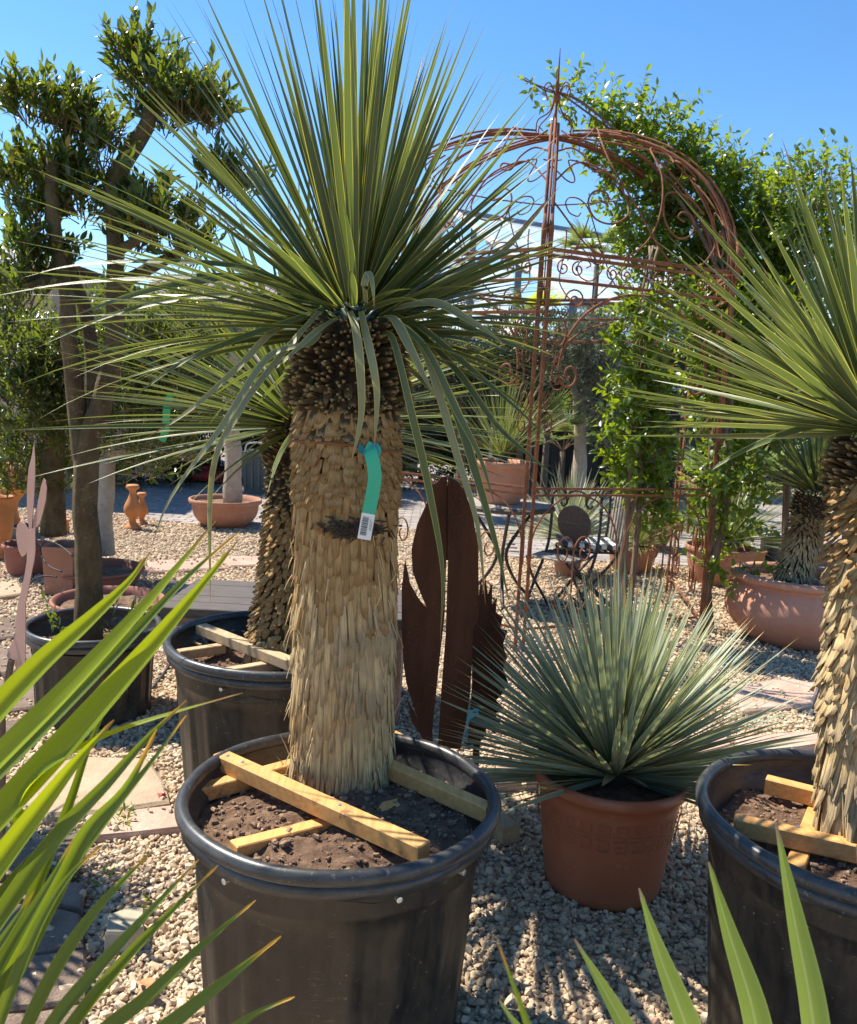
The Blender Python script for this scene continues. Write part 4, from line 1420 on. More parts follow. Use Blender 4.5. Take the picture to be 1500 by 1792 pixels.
# loose fibres
fb = Geo()
for i in range(110):
    a = gq.uniform(-PI, 0)
    f = gq.uniform(.02, .6)
    r = rf(f) + .012
    q = base.lerp(top, f) + Vector((math.cos(a) * r, math.sin(a) * r, 0))
    d = Vector((math.cos(a) * gq.uniform(.1, .6), math.sin(a) * gq.uniform(.1, .6), -1 if gq.random() < .75 else .8)).normalized()
    l = gq.uniform(.02, .06)
    fb.tube([q, q + d * l * .5 + Vector((0, 0, .003)), q + d * l], [.0016, .0013, .0005], 4, R=.5)
part('fibres', fb, M['scale_straw'], plant, kind='stuff')

cen = P(622, 545, YM) + Vector((0, 0, 0.0))
R_ = rosette(cen, 450, .63, .0168, 1.75, 101, BLADES, rad=.075,
             droopf=lambda p, g: np.clip(p * 1.7 + g.normal(0, .5, len(p)) - .35, 0, 4), front=(.95, .62), pol_pow=.80, jl=.16, zoff=.05)
dx = R_[0][2] / np.linalg.norm(R_[0][2], axis=1, keepdims=True)
kk = (1 - .40 * np.clip(dx[:, 0] - .10, 0, 1) - .04 * np.clip(-dx[:, 0], 0, 1))[:, None]
R_ = ((R_[0][0], R_[0][1], R_[0][2] * kk, R_[0][3] * kk),) + R_[1:]
leaves_as_parts('leaf', R_, BLADES, M['blade_main'], plant, 300, 'inner_leaves')
# short front blades
R2 = rosette(cen + Vector((0, -.02, -.01)), 46, .30, .018, 1.5, 102, BLADES, rad=.07, droopf=lambda p, g: p * 2, pol_pow=.5)
fr, which, pol, az, gg = R2
part('inner_leaves', join_pieces(fr, BLADES, which, gg.random(len(which))), M['blade_main'], plant, smooth=True, kind='stuff')
# drooping and bent-down blades, one by one: path points (pixel x, y, distance), width
HANG = [
    ([(560, 545, 1.98), (520, 590, 1.90), (470, 650, 1.88), (420, 720, 1.88), (372, 830, 1.90), (368, 1060, 1.96)], .026, 'blade_grey'),
    ([(568, 560, 1.97), (545, 600, 1.90), (470, 625, 1.86), (390, 745, 1.83), (300, 870, 1.86), (262, 965, 1.88)], .024, 'blade_grey'),
    ([(585, 560, 1.95), (555, 580, 1.88), (520, 612, 1.85), (472, 655, 1.84)], .028, 'blade_grey'),
    ([(612, 545, 1.94), (622, 575, 1.87), (630, 640, 1.85), (632, 730, 1.86), (613, 815, 1.87)], .027, 'blade_grey'),
    ([(632, 545, 1.94), (642, 590, 1.87), (655, 650, 1.85), (660, 700, 1.86), (655, 785, 1.87)], .025, 'blade_grey'),
    ([(668, 555, 1.94), (690, 560, 1.88), (715, 605, 1.84), (745, 665, 1.84), (768, 705, 1.85)], .034, 'blade_grey'),
    ([(672, 580, 1.96), (690, 600, 1.90), (720, 720, 1.88), (750, 850, 1.90), (775, 1000, 1.93), (770, 1130, 1.95)], .025, 'blade_main'),
    ([(690, 560, 1.96), (735, 600, 1.93), (765, 680, 1.92), (800, 800, 1.93), (835, 920, 1.95), (850, 1060, 1.97)], .030, 'blade_grey'),
    ([(690, 565, 1.97), (725, 590, 1.96), (790, 700, 1.97), (830, 820, 1.98), (870, 960, 2.0), (892, 1060, 2.02)], .031, 'blade_main'),
    ([(695, 560, 2.0), (730, 580, 2.0), (800, 650, 2.02), (870, 745, 2.04), (930, 800, 2.06), (985, 845, 2.08)], .026, 'blade_main'),
    ([(695, 555, 2.0), (740, 575, 1.98), (840, 660, 2.0), (910, 720, 2.02), (960, 770, 2.03)], .026, 'blade_main'),
    ([(690, 560, 1.95), (745, 610, 1.92), (800, 720, 1.92), (840, 800, 1.93), (868, 890, 1.95)], .024, 'blade_main'),
    ([(690, 540, 1.98), (760, 530, 1.92), (820, 560, 1.90), (860, 585, 1.90), (885, 605, 1.9)], .030, 'blade_grey'),
    ([(700, 545, 2.02), (780, 560, 2.0), (860, 590, 2.0), (960, 625, 2.0)], .022, 'blade_main'),
    ([(570, 540, 2.0), (500, 565, 1.95), (400, 600, 1.93), (310, 640, 1.92), (228, 700, 1.92)], .026, 'blade_main'),
    ([(565, 545, 2.0), (480, 580, 1.96), (420, 640, 1.94), (330, 720, 1.93), (250, 770, 1.93)], .024, 'blade_grey'),
    ([(560, 530, 2.02), (450, 490, 1.97), (330, 495, 1.93), (220, 520, 1.92), (115, 558, 1.92)], .026, 'blade_main'),
    ([(560, 520, 2.02), (430, 470, 1.96), (280, 458, 1.92), (130, 465, 1.9), (35, 487, 1.9)], .025, 'blade_main'),
    ([(560, 525, 2.02), (440, 485, 1.98), (260, 488, 1.95), (110, 498, 1.94), (-30, 522, 1.94)], .024, 'blade_main'),
    ([(560, 535, 2.0), (470, 520, 1.98), (340, 520, 1.97), (200, 550, 1.96), (60, 610, 1.96)], .022, 'blade_main'),
    ([(700, 520, 2.05), (780, 480, 2.06), (880, 440, 2.1), (985, 320, 2.12)], .022, 'blade_grey'),
    ([(640, 530, 1.92), (638, 500, 1.86), (645, 478, 1.86), (652, 500, 1.84), (655, 540, 1.85)], .022, 'blade_grey'),
]
for k, (pp, w, mk) in enumerate(HANG):
    pts = [P(q[0], q[1], q[2] * .966) for q in pp]
    part('leaf', ribbon(pts, w * .70, (0.15 if k % 2 else -.2, -1.0, 0.75), 6, fold=.22, twist=random.uniform(-.5, .5), peak=.35, base_w=.7), M[mk], plant, smooth=True)

# ---- second yucca, behind
YB = 3.00
base2 = P(503, 1150, YB); base2.z = .52
top2 = P(528, 735, YB + .02)
plant2 = thing('yucca', 'yucca with slim scaly trunk standing behind the biggest one in its own pot', 'yucca', tuple(base2), 'tall trunked yuccas')
rf2 = interp([(0, .155), (.1, .135), (.3, .112), (.6, .095), (.85, .088), (1, .07)])
trunk_scales(plant2, base2, top2, rf2, [
    (.80, 1.0, 330, .015, .05, 2.0, .004, SC_CONE, 'scale_dark'),
    (.62, .84, 300, .020, .032, .7, .004, SC_CHIP, 'scale_dark'),
    (.12, .68, 1000, .021, .032, .62, .003, SC_CHIP, 'scale_tan'),
    (.0, .16, 260, .014, .075, .25, .004, SC_SLAT, 'scale_straw')], 220, 72)
R_ = rosette(top2 + Vector((0, 0, .02)), 250, .74, .021, 1.75, 103, BLADES, rad=.06, droopf=lambda p, g: np.clip(p * 1.4 + g.normal(0, .5, len(p)) - .4, 0, 4), pol_pow=.6, zoff=.05)
leaves_as_parts('leaf', R_, BLADES, M['blade_main'], plant2, 230, 'inner_leaves')

# ---- right yucca
base3 = Vector((P(1548, 1450, 1.86).x, POT_RIGHT.y + .01, .52))
top3 = P(1548, 770, 1.88)
plant3 = thing('yucca', 'yucca at the right edge with stiff blades and a trunk of peeling scales', 'yucca', tuple(base3), 'tall trunked yuccas')
rf3 = interp([(0, .128), (.1, .118), (.35, .108), (.6, .096), (.8, .086), (.93, .080), (1, .06)])
trunk_scales(plant3, base3, top3, rf3, [
    (.88, 1.0, 300, .016, .045, 1.9, .005, SC_CONE, 'scale_dark'),
    (.70, .92, 300, .024, .040, .65, .006, SC_PEEL, 'scale_tan'),
    (.36, .76, 560, .025, .058, .26, .008, SC_PEEL, 'scale_grey'),
    (.18, .45, 360, .020, .10, .12, .007, SC_PEEL, 'scale_grey'),
    (.0, .28, 760, .011, .15, .05, .007, SC_SLAT, 'scale_straw', 3),
    (.0, .28, 400, .006, .12, .06, .010, SC_FIBRE, 'scale_straw', 3)], 300, 73)
R_ = rosette(P(1540, 735, 1.87), 340, .545, .0185, 1.58, 104, STIFF, rad=.06, pol_pow=.62, zoff=.03, front=(.7, .8))
leaves_as_parts('leaf', R_, STIFF, M['blade_right'], plant3, 300, 'inner_leaves')
for pp, w in (([(1500, 690, 1.82), (1440, 680, 1.78), (1390, 684, 1.77), (1350, 702, 1.77)], .022), ([(1500, 738, 1.84), (1400, 752, 1.80), (1300, 790, 1.78), (1220, 838, 1.77)], .020)):
    part('leaf', ribbon([P(*q) for q in pp], w, (0, -.8, .8), 6, twist=.3), M['blade_right'], plant3, smooth=True)

# ---- blue yucca in the brown pot
plant4 = thing('blue_yucca', 'trunkless blue grey yucca with a dome of stiff blades in the brown pot', 'yucca', (POT_BROWN.x, POT_BROWN.y, HB - .05))
cen4 = P(1075, 1358, POT_BROWN.y)
R_ = rosette(cen4, 620, .665, .0190, 1.62, 105, STIFF, rad=.035, pol_pow=.66, zoff=.0, jl=.12, front=(.75, 1.05), low_len=.86)
leaves_as_parts('leaf', R_, STIFF, M['blade_blue'], plant4, 300, 'inner_leaves')
R2 = rosette(cen4 + Vector((0, -.01, .02)), 50, .26, .021, 1.30, 106, BLADES, rad=.03, droopf=lambda p, g: p * .8, pol_pow=.5)
fr, which, pol, az, gg = R2
part('inner_leaves', join_pieces(fr, BLADES, which, gg.random(len(which))), M['blade_blue'], plant4, smooth=True, kind='stuff')
part('stump', Geo().lathe([(.05, -.10), (.055, -.05), (.05, 0), (.02, .03)], 16, cen4), M['core'], plant4, smooth=True)

# ---- yucca in the terracotta bowl
base5 = P(1386, 1012, POT_BOWL.y); top5 = P(1424, 868, POT_BOWL.y)
base5.z = .38
plant5 = thing('yucca', 'small yucca with a leaning bristly trunk growing from the round terracotta bowl', 'yucca', tuple(base5))
rf5 = interp([(0, .118), (.15, .106), (.5, .095), (.8, .09), (1, .08)])
trunk_scales(plant5, base5, top5, rf5, [
    (.75, 1.05, 260, .014, .045, 2.0, .004, SC_CONE, 'scale_dark'),
    (.5, .8, 300, .016, .035, .9, .006, SC_CHIP, 'scale_tan'),
    (.0, .58, 600, .013, .05, .5, .006, SC_CHIP, 'scale_grey')], 120, 74)
R_ = rosette(top5 + Vector((.01, 0, .03)), 260, .52, .018, 1.5, 107, STIFF, rad=.05, pol_pow=.6, axis=(.15, 0, 1))
leaves_as_parts('leaf', R_, STIFF, M['blade_right'], plant5, 120, 'inner_leaves')

# ================================================================== TIMBER BRACES IN THE POTS
def brace(label, beams, mat, pos, screws=()):
    t = thing('timber_brace', label, 'timber brace', pos, 'timber braces round yucca trunks')
    for (a, b, za, zb, w, h) in beams:
        A, B = G(*a, za), G(*b, zb)
        part('lath', Geo().beam(A, B, w, h, bev=.0025), mat, t)
    for (px, py, z) in screws:
        c = G(px, py, z)
        part('screw', Geo().lathe([(0.0, .002), (.004, .0016), (.0052, 0), (.005, -.004)], 10, c), M['steel_screw'], t)
    return t
zl, zu = .578, .614
brace('light timber brace of four laths crossed round the biggest yucca trunk', [
    ((335, 1392), (700, 1292), zl, zl, .036, .036),
    ((408, 1490), (775, 1395), zl - .002, zl - .03, .036, .036),
    ((384, 1328), (742, 1492), zu, zu, .040, .038),
    ((668, 1340), (858, 1424), zu - .012, zu - .02, .036, .038)], M['wood'], (POT_MAIN.x, POT_MAIN.y, .6),
    screws=((424, 1333, zu + .020), (594, 1408, zu + .020), (398, 1322, zu + .020)))
brace('greyed timber brace in the black pot behind the biggest yucca', [
    ((352, 1100), (560, 1182), zu, zu, .045, .036),
    ((312, 1146), (392, 1134), zl, zl, .034, .034),
    ((395, 1178), (560, 1150), zl, zl, .034, .030)], M['wood_grey'], (POT_BACK.x, POT_BACK.y, .6))
brace('planed timber brace in the pot cut off by the right edge', [
    ((1284, 1442), (1560, 1504), zu - .03, zu - .03, .034, .042),
    ((1340, 1372), (1560, 1428), zu - .03, zu - .03, .034, .042),
    ((1388, 1532), (1440, 1392), zl - .034, zl - .034, .040, .034)], M['wood'], (POT_RIGHT.x, POT_RIGHT.y, .6), screws=((1397, 1446, zu - .008),))

# straw bits lying on the soil of the rear pot
sb = Geo()
for pp in (((322, 1108), (345, 1126)), ((345, 1104), (365, 1130)), ((338, 1142), (322, 1134)), ((355, 1148), (372, 1140)), ((420, 1098), (405, 1104)), ((330, 1122), (352, 1128)), ((440, 1110), (424, 1104)), ((1380, 1372), (1400, 1376))):
    a, b = G(*pp[0], .565), G(*pp[1], .57)
    sb.beam(a, b, .010, .003)
solo('straw', sb, M['scale_straw'], kind='stuff')

# ================================================================== PLANT TAG ON THE BIGGEST TRUNK
tg = thing('plant_tag', 'green hanging plant tag with a white barcode label on the shaggy trunk', 'plant tag', tuple(P(648, 800, YM - .125)))
zc = P(610, 782, YM - .125).z
wire = []
for k in range(41):
    a = 2 * PI * k / 40
    rr = rf((zc - base.z) / (top.z - base.z)) + .018
    ctr = base.lerp(top, (zc - base.z) / (top.z - base.z))
    wire.append(ctr + Vector((rr * math.cos(a), rr * math.sin(a), .004 * math.sin(a * 3) - .008 * math.cos(a))))
part('wire', Geo().tube(wire, .0036, 6, cap=False), M['rust'], tg, smooth=True)
def strip(pts, w, thick=.0006, face=(0, -1, 0)):
    V = []
    f = Vector(face)
    m = len(pts)
    for i, p in enumerate(pts):
        tgt = (pts[min(i + 1, m - 1)] - pts[max(i - 1, 0)]).normalized()
        x = tgt.cross(f).normalized() * w / 2
        V += [p - x, p + x]
    return V, [(2 * i, 2 * i + 1, 2 * i + 3, 2 * i + 2) for i in range(m - 1)]
Yt = YM - .150
tp = cr([P(640, 782, Yt + .02), P(648, 790, Yt + .004), P(656, 830, Yt), P(651, 870, Yt + .004), P(645, 899, Yt + .004)], 6)
V, F = strip(tp, .029)
def solid_strip(V, F, d=(0, .0012, 0)):
    n = len(V)
    V2 = [tuple(v) for v in V] + [tuple(Vector(v) + Vector(d)) for v in V]
    m = n // 2
    F2 = list(F) + [tuple(i + n for i in reversed(f)) for f in F]
    F2 += [(2 * i, 2 * i + 2, 2 * i + 2 + n, 2 * i + n) for i in range(m - 1)] + [(2 * i + 1, 2 * i + 1 + n, 2 * i + 3 + n, 2 * i + 3) for i in range(m - 1)]
    F2 += [(0, n, n + 1, 1), (n - 2, n - 1, 2 * n - 1, 2 * n - 2)]
    return Geo().add(V2, F2)
part('strip', solid_strip(V, F), M['tag_green'], tg)
tw_ = [tp[-1], tp[-1].lerp(P(637, 944, Yt + .004), .5), P(637, 944, Yt + .004)]
V, F = strip(tw_, .029)
lab = part('barcode_label', solid_strip(V, F), M['tag_white'], tg)
bars = Geo()
a, b = tw_[0], tw_[-1]
ax_ = (b - a).normalized()
xx = ax_.cross(Vector((0, -1, 0))).normalized()
t_ = .14
rr = random.Random(4)
while t_ < .86:
    w = rr.choice((.0006, .0012, .0018))
    c = a.lerp(b, t_) + xx * .004 + Vector((0, -.0009, 0))
    bars.beam(c - xx * .0068, c + xx * .0068, w, .0004, up=(0, -1, 0))
    t_ += (w + rr.choice((.0008, .0014))) / (b - a).length
part('barcode', bars, M['ink'], lab, kind='stuff')
txt = Geo()
for off, t0, t1 in ((-.0075, .2, .62), (-.0105, .3, .66)):
    tt = t0
    while tt < t1:
        c = a.lerp(b, tt) + xx * off + Vector((0, -.0009, 0))
        txt.beam(c - xx * .0009, c + xx * .0009, .0011, .0003, up=(0, -1, 0))
        tt += rr.uniform(.035, .055)
part('print_marks', txt, M['ink'], lab, kind='stuff')
lp = cr([P(632, 779, Yt + .030), P(633, 790, Yt + .02), P(640, 790, Yt + .012), P(650, 782, Yt + .006), P(658, 778, Yt + .008), P(662, 788, Yt + .014)], 5)
V, F = strip(lp, .011, face=(0, -.8, .6))
part('loop', solid_strip(V, F), M['tag_teal'], tg)
V, F = strip(cr([P(658, 778, Yt + .008), P(663, 786, Yt + .006), P(662, 796, Yt + .004)], 4), .010)
part('loop', solid_strip(V, F), M['tag_teal'], tg)
# wire round the right trunk
zc3 = P(1470, 1118, 1.78).z
f3 = (zc3 - base3.z) / (top3.z - base3.z)
c3 = base3.lerp(top3, f3)
t3 = thing('tie_wire', 'rusty tie wire round the peeling trunk at the right edge', 'wire', tuple(c3))
part('loop', Geo().tube([c3 + Vector(((rf3(f3) + .016) * math.cos(2 * PI * k / 40), (rf3(f3) + .016) * math.sin(2 * PI * k / 40), .003 * math.sin(k))) for k in range(41)], .0025, 6, cap=False), M['rust'], t3, smooth=True)

# ================================================================== RUSTY GAZEBO
GF = Vector((0.5944, 5.0628, 0))
GD = Vector((GF.x, GF.y, 0)).normalized()
GR = 1.36
GC = GF + GD * GR
GS = Vector((GD.y, -GD.x, 0))
Z0, Z1, Z2, ZR = 2.37, 2.215, 2.03, 3.37
gaz = thing('gazebo', 'rusty wrought iron gazebo with scrolled dome overgrown by climbing vine', 'gazebo', GC)
corner = [GC + (-GD * math.cos(k * PI / 3) + GS * math.sin(k * PI / 3)) * GR for k in range(6)]   # 0 front, 1 front right ...
def dome(phi, t, dr=0.0):
    """t 0 at the ring, 1 at the top"""
    r = math.cos(t * PI / 2) ** 0.92
    # hexagon radius between ribs
    w = (phi % (PI / 3)) - PI / 6
    hx = math.cos(PI / 6) / math.cos(w)
    rr = GR * (hx * (1 - t) + t) * r + dr
    z = Z0 + (ZR - Z0) * math.sin(t * PI / 2) ** 0.95
    return GC + (-GD * math.cos(phi) + GS * math.sin(phi)) * rr + Vector((0, 0, z - GC.z))
for k in range(6):
    c = corner[k]
    rd = (c - GC).normalized()
    td = Vector((-rd.y, rd.x, 0))
    nxt = corner[(k + 1) % 6]
    # posts: a pair of flat bars each side of the corner, slightly splayed feet
    for s in (-1, 1):
        part('post_bar', Geo().beam(c + td * s * .024 + rd * .02, c + td * s * .028 + rd * .012 + Vector((0, 0, Z0)), .021, .013, rd, bev=.002), M['rust'], gaz)
    # ribs
    pr = [dome(k * PI / 3, i / 18) for i in range(19)]
    for s in (-1, 1):
        part('rib_bar', Geo().tube([p + td * s * .022 for p in pr], .0095, 6), M['rust'], gaz, smooth=True)
    part('rib_bar', Geo().tube([p + (p - GC - Vector((0, 0, 2.2))).normalized() * .03 for p in pr[1:-1]], .007, 5), M['rust'], gaz, smooth=True)
    # clamps on the corner
    for s in (-1, 1):
        part('clamp', Geo().tube([c + td * s * .02 + rd * .03 + Vector((0, 0, Z0 - .03)), c + td * s * .02 + rd * .035 + Vector((0, 0, Z0 + .10)), c + td * s * .02 + rd * .02 + Vector((0, 0, Z0 + .20))], [.012, .016, .009], 8), M['rust'], gaz, smooth=True)
    # rails
    for z, r in ((Z0 + .012, .014), (Z0 - .022, .012), (Z1, .011), (Z2, .012)):
        if z == Z2 and k in (0,): continue
        part('rail', Geo().beam(c + Vector((0, 0, z)), nxt + Vector((0, 0, z)), .014, r * 1.6, bev=.002), M['rust'], gaz)

def scroll(turn=1.6, n=30, r0=1.0, r1=.12, a0=0.0, sgn=1):
    return [((r0 + (r1 - r0) * i / n) * math.cos(a0 + sgn * turn * 2 * PI * i / n), (r0 + (r1 - r0) * i / n) * math.sin(a0 + sgn * turn * 2 * PI * i / n)) for i in range(n + 1)]
def s_curve(c0, r0, a0, sg0, c1, r1, a1, sg1, turn=1.05):
    A = [(c0[0] + x * r0, c0[1] + y * r0) for x, y in scroll(turn, 22, 1, .22, a0, sg0)]
    B = [(c1[0] + x * r1, c1[1] + y * r1) for x, y in scroll(turn, 22, 1, .22, a1, sg1)]
    return A[::-1] + B
ZC = [[(40, 200), (50, 330), (110, 470), (250, 640), (400, 800), (520, 885), (640, 890), (715, 800), (700, 710), (640, 600), (560, 480)],
      [(-140, 640), (0, 785), (100, 832), (220, 842), (335, 775), (388, 650), (382, 490), (325, 350), (365, 322), (430, 345), (462, 390), (432, 408), (396, 392)],
      [(352, 400), (440, 470), (540, 560), (640, 650)],
      [(600, 610), (520, 565), (430, 562), (398, 610), (425, 700), (500, 762), (570, 750), (590, 700), (560, 655), (510, 648), (492, 672), (528, 690)],
      [(-130, 300), (-60, 360), (0, 300), (40, 205), (120, 210), (240, 262), (265, 250), (200, 205), (100, 196)],
      [(-150, 560), (-60, 470), (30, 480), (130, 530), (210, 640), (190, 690), (120, 712), (40, 690), (5, 630), (30, 585), (90, 590), (98, 630), (60, 620)],
      [(-140, 420), (-80, 400), (-20, 440), (20, 500), (70, 490), (60, 470), (20, 478)]]
def dome_curve(cv):
    out = []
    for v in cr([Vector((px, py, 0)) for px, py in cv], 6):
        x, y = v.x, v.y
        yb = 815 + (x + 160) / 985 * 105
        h = min(.985, max(.01, (yb - y) / (yb - 170)))
        t_ = math.asin(h ** (1 / .95)) * 2 / PI
        xf = (x + 160) / (985 * max(.12, math.cos(t_ * PI / 2) ** .92))
        out.append((min(1, max(0, xf)), t_))
    return out
DC = [dome_curve(c_) for c_ in ZC]
def add_tube2(pts, r, n=5):
    part('scroll', Geo().tube(pts, r, n, cap=False), M['rust'], gaz, smooth=True)
for k in range(6):
    for cv in DC:
        pts = []
        for x, y in cv:
            xx = x if k % 2 == 0 else 1 - x
            pts.append(dome(k * PI / 3 + xx * PI / 3, y, .004))
        add_tube2(pts, .0058)
    # hoop round the dome
    add_tube2([dome(k * PI / 3 + j * PI / 36, .52) for j in range(13)], .006)
# frieze scrolls between rails, and the arches beneath
for k in (0, 5, 1, 4, 2, 3):
    a, b = corner[k], corner[(k + 1) % 6]
    u = (b - a)
    L = u.length
    u = u / L
    def at(x, z): return a + u * x + Vector((0, 0, z))
    for i in range(4):
        xc = L * (i + .5) / 4
        for s in (-1, 1):
            add_tube2([at(xc + s * (.05 + x * .045), (Z0 + Z1) / 2 - .005 + y * .045) for x, y in [(s * p, q) for p, q in scroll(1.5, 22, 1, .15, PI * .5, 1)]], .0048)
        part('bracket', Geo().beam(at(xc, Z1), at(xc, Z0 - .03), .012, .02), M['rust'], gaz)
    # arch
    add_tube2([at(L * .5 + math.cos(th_) * L * .40, Z2 - .33 + math.sin(th_) * .48) for th_ in [PI * j / 24 for j in range(25)]], .0085)
    for s in (-1, 1):
        x0 = L * .5 + s * L * .40
        add_tube2([at(x0 - s * (.075 - .075 * x), Z2 - .33 + .085 * y - .02) for x, y in scroll(1.35, 26, 1, .15, 0, -1)], .008)
        add_tube2([at(L * .5 + s * (L * .5 - .06 - .10 * (1 - x) * .6), Z2 - .02 + .10 * y - .1) for x, y in scroll(1.3, 22, 1, .15, PI * .5, 1)], .006)
        add_tube2([at(L * .5 + s * (L * .34) + x * .07, Z1 - .10 + y * .065) for x, y in [(s * p, q) for p, q in scroll(1.5, 22, 1, .15, 0, 1)]], .0055)
        # inner thin upright
        if k in (0, 5, 1, 4):
            part('upright', Geo().beam(at(L * .5 + s * (L * .5 - .15), 0), at(L * .5 + s * (L * .5 - .15), Z1), .011, .011), M['rust'], gaz)
            for zc_ in (1.45,):
                add_tube2([at(L * .5 + s * (L * .5 - .085) + x * .05 * s, zc_ + y * .09) for x, y in s_curve((0, .8), .75, -PI / 2, 1, (0, -.8), .75, PI / 2, 1, 1.1)], .005)
    # low balustrades beside the open front
    if k in (0, 5, 1):
        for zr in (1.0, .96, .14):
            part('rail', Geo().beam(at(.03, zr), at(L - .03, zr), .012, .014), M['rust'], gaz)
        for i in range(2):
            xc = L * (i + .5) / 2
            add_tube2([at(xc + math.cos(q) * L / 4.3, .60 + math.sin(q) * .36) for q in [PI * j / 14 for j in range(15)]], .006)
            for s in (-1, 1):
                add_tube2([at(xc + s * x * .10, .48 + y * .16) for x, y in s_curve((.7, .8), .7, PI, -1, (.7, -.9), .7, PI, 1, 1.15)], .0055)
# finial
fz = ZR
part('finial', Geo().lathe([(.035, -.03), (.04, 0), (.012, .03), (.010, .22), (.028, .27), (.012, .32), (.008, .42), (.002, .60)], 12, GC + Vector((0, 0, fz))), M['rust'], gaz, smooth=True)
for k in range(6):
    a = k * PI / 3 + .3
    d = Vector((math.cos(a), math.sin(a), 0))
    add_tube2(cr([GC + Vector((0, 0, fz)) + d * r + Vector((0, 0, z)) for r, z in ((.14, .0), (.135, .10), (.05, .17), (.02, .28), (.06, .36), (.10, .33), (.08, .27))], 5), .005)

# ================================================================== CLIMBING VINES
def vine(name, label, stems, pads, dens, seed, ll=.074, lw=.034, n_leaf=9, twig=.20, updir=.15):
    b = stems[0][0][0]
    t = thing(name, label, 'climbing vine', (b.x, b.y, 0), None)
    sg = Geo()
    for pts, r0, r1 in stems:
        for q in range(3):
            o = [Vector((random.gauss(0, r0 * 1.1), random.gauss(0, r0 * 1.1), 0)) for _ in pts]
            p = cr([a + b_ for a, b_ in zip(pts, o)], 6)
            sg.tube(p, [r0 * .75 + (r1 - r0) * .75 * i / (len(p) - 1) for i in range(len(p))], 6)
    part('stem', sg, M['vine_stem'], t, smooth=True, kind='stuff')
    geo, tw = pad_foliage(pads, dens, ll, lw, seed, n_leaf=n_leaf, twig=twig, shell=.25, updir=updir, up=.1, ang=1.0, lo=-.95, variants=VLEAVES, jit=.28)
    part('leaves', geo, M['vine'], t, kind='stuff')
    part('twigs', twigs_geo(tw, 2, .0022), M['vine_stem'], t, kind='stuff')
    return t
VY = 5.75
vine('vine', 'twisted vine with bright yellow green leaves climbing between the black chairs and the gazebo corner',
     [([Vector((P(1098, 1000, 5.45).x, 5.45, 0)), P(1104, 930, 5.5), P(1118, 830, 5.5), P(1110, 740, 5.5), P(1128, 640, 5.5), P(1125, 540, 5.6), P(1150, 430, 5.8)], .028, .012)],
     px_pads([(1122, 560, 34, 40), (1118, 620, 32, 40), (1122, 680, 36, 40), (1115, 740, 42, 42), (1122, 800, 42, 40), (1130, 860, 36, 36), (1098, 790, 22, 26), (1148, 700, 24, 36), (1145, 900, 24, 26), (1095, 690, 18, 22)], 5.5, .8, .06),
     1500, 61, ll=.058, lw=.027, twig=.12)
vine('vine', 'massive leafy vine covering the right side of the gazebo dome and its corner post',
     [([Vector((P(1235, 1090, 5.75).x, 5.72, 0)), P(1250, 1000, 5.7), P(1262, 900, 5.7), P(1265, 800, 5.7), P(1275, 680, 5.85), P(1285, 560, 6.1), P(1270, 400, 6.5)], .030, .014),
      ([P(1285, 560, 6.1), P(1230, 400, 6.5), P(1120, 270, 6.8), P(1020, 180, 6.6), P(960, 160, 6.4), P(915, 138, 6.3)], .016, .004)],
     px_pads([(1262, 990, 24, 34), (1280, 890, 34, 34), (1238, 860, 32, 30), (1285, 820, 45, 40)], 5.75, .7, .1) +
     px_pads([(1310, 740, 60, 55), (1275, 650, 62, 60), (1320, 590, 65, 60), (1240, 560, 45, 50)], 6.1, .7, .1) +
     px_pads([(1240, 500, 62, 55), (1320, 480, 65, 55), (1390, 480, 55, 55), (1200, 430, 66, 48), (1290, 400, 72, 50), (1220, 340, 68, 46), (1150, 300, 66, 44), (1090, 262, 54, 34),
              (1160, 250, 48, 32), (1050, 222, 40, 24), (995, 182, 26, 20), (1240, 296, 38, 26), (1130, 400, 44, 40), (1345, 375, 52, 40), (1110, 205, 32, 18), (1160, 470, 50, 40), (1085, 330, 26, 26), (1305, 335, 46, 34), (1385, 410, 50, 44), (1350, 540, 60, 50), (1270, 560, 50, 44)], 6.85, .5, .15),
     1250, 62, ll=.062, lw=.030)
vine('vine', 'looser vine shoots spreading against the sky behind the right hand yucca crown',
     [([Vector((P(1390, 900, 6.4).x, 6.4, 0)), P(1390, 700, 6.4), P(1400, 500, 6.4), P(1430, 340, 6.4)], .02, .008)],
     px_pads([(1420, 360, 60, 50), (1480, 340, 45, 36), (1440, 440, 75, 60), (1360, 420, 50, 45), (1450, 540, 75, 60), (1510, 420, 45, 50), (1385, 310, 34, 24), (1400, 620, 60, 50)], 6.4, .7, .2),
     520, 63, updir=.5, ll=.06, lw=.028)
# long free shoots of the vine tips
sh = Geo()
shl = []
gq = np.random.default_rng(9)
t = thing('vine', 'thin upright vine shoots sticking out above the leafy gazebo dome', 'climbing vine', P(1170, 280, 6.0))
B, D, L = [], [], []
for (x, y, dx, dy) in ((950, 165, -45, -32), (1000, 150, 14, -30), (1130, 200, 20, -50), (1170, 210, 18, -40), (1225, 260, 30, -50), (1255, 265, 26, -40), (1290, 300, 30, -20), (1360, 300, 12, -30), (1430, 300, 14, -30), (1460, 310, 34, -26), (1480, 350, 30, -50), (1330, 320, -8, -24), (1395, 320, 40, -36), (1060, 200, 10, -30)):
    a, b = P(x, y, 6.0), P(x + dx, y + dy, 5.95)
    sh.tube(cr([a, a.lerp(b, .5) + Vector((.01, 0, .01)), b], 4), [.003] * 8 + [.001], 4)
    B.append(a); D.append(b - a); L.append((b - a).length)
fr = sprigs(np.array([tuple(v) for v in B]), np.array([tuple(v) for v in D]), np.array(L), 9, .06, .028, gq, .9, .05, .2)
part('stem', sh, M['vine_stem'], t, kind='stuff')
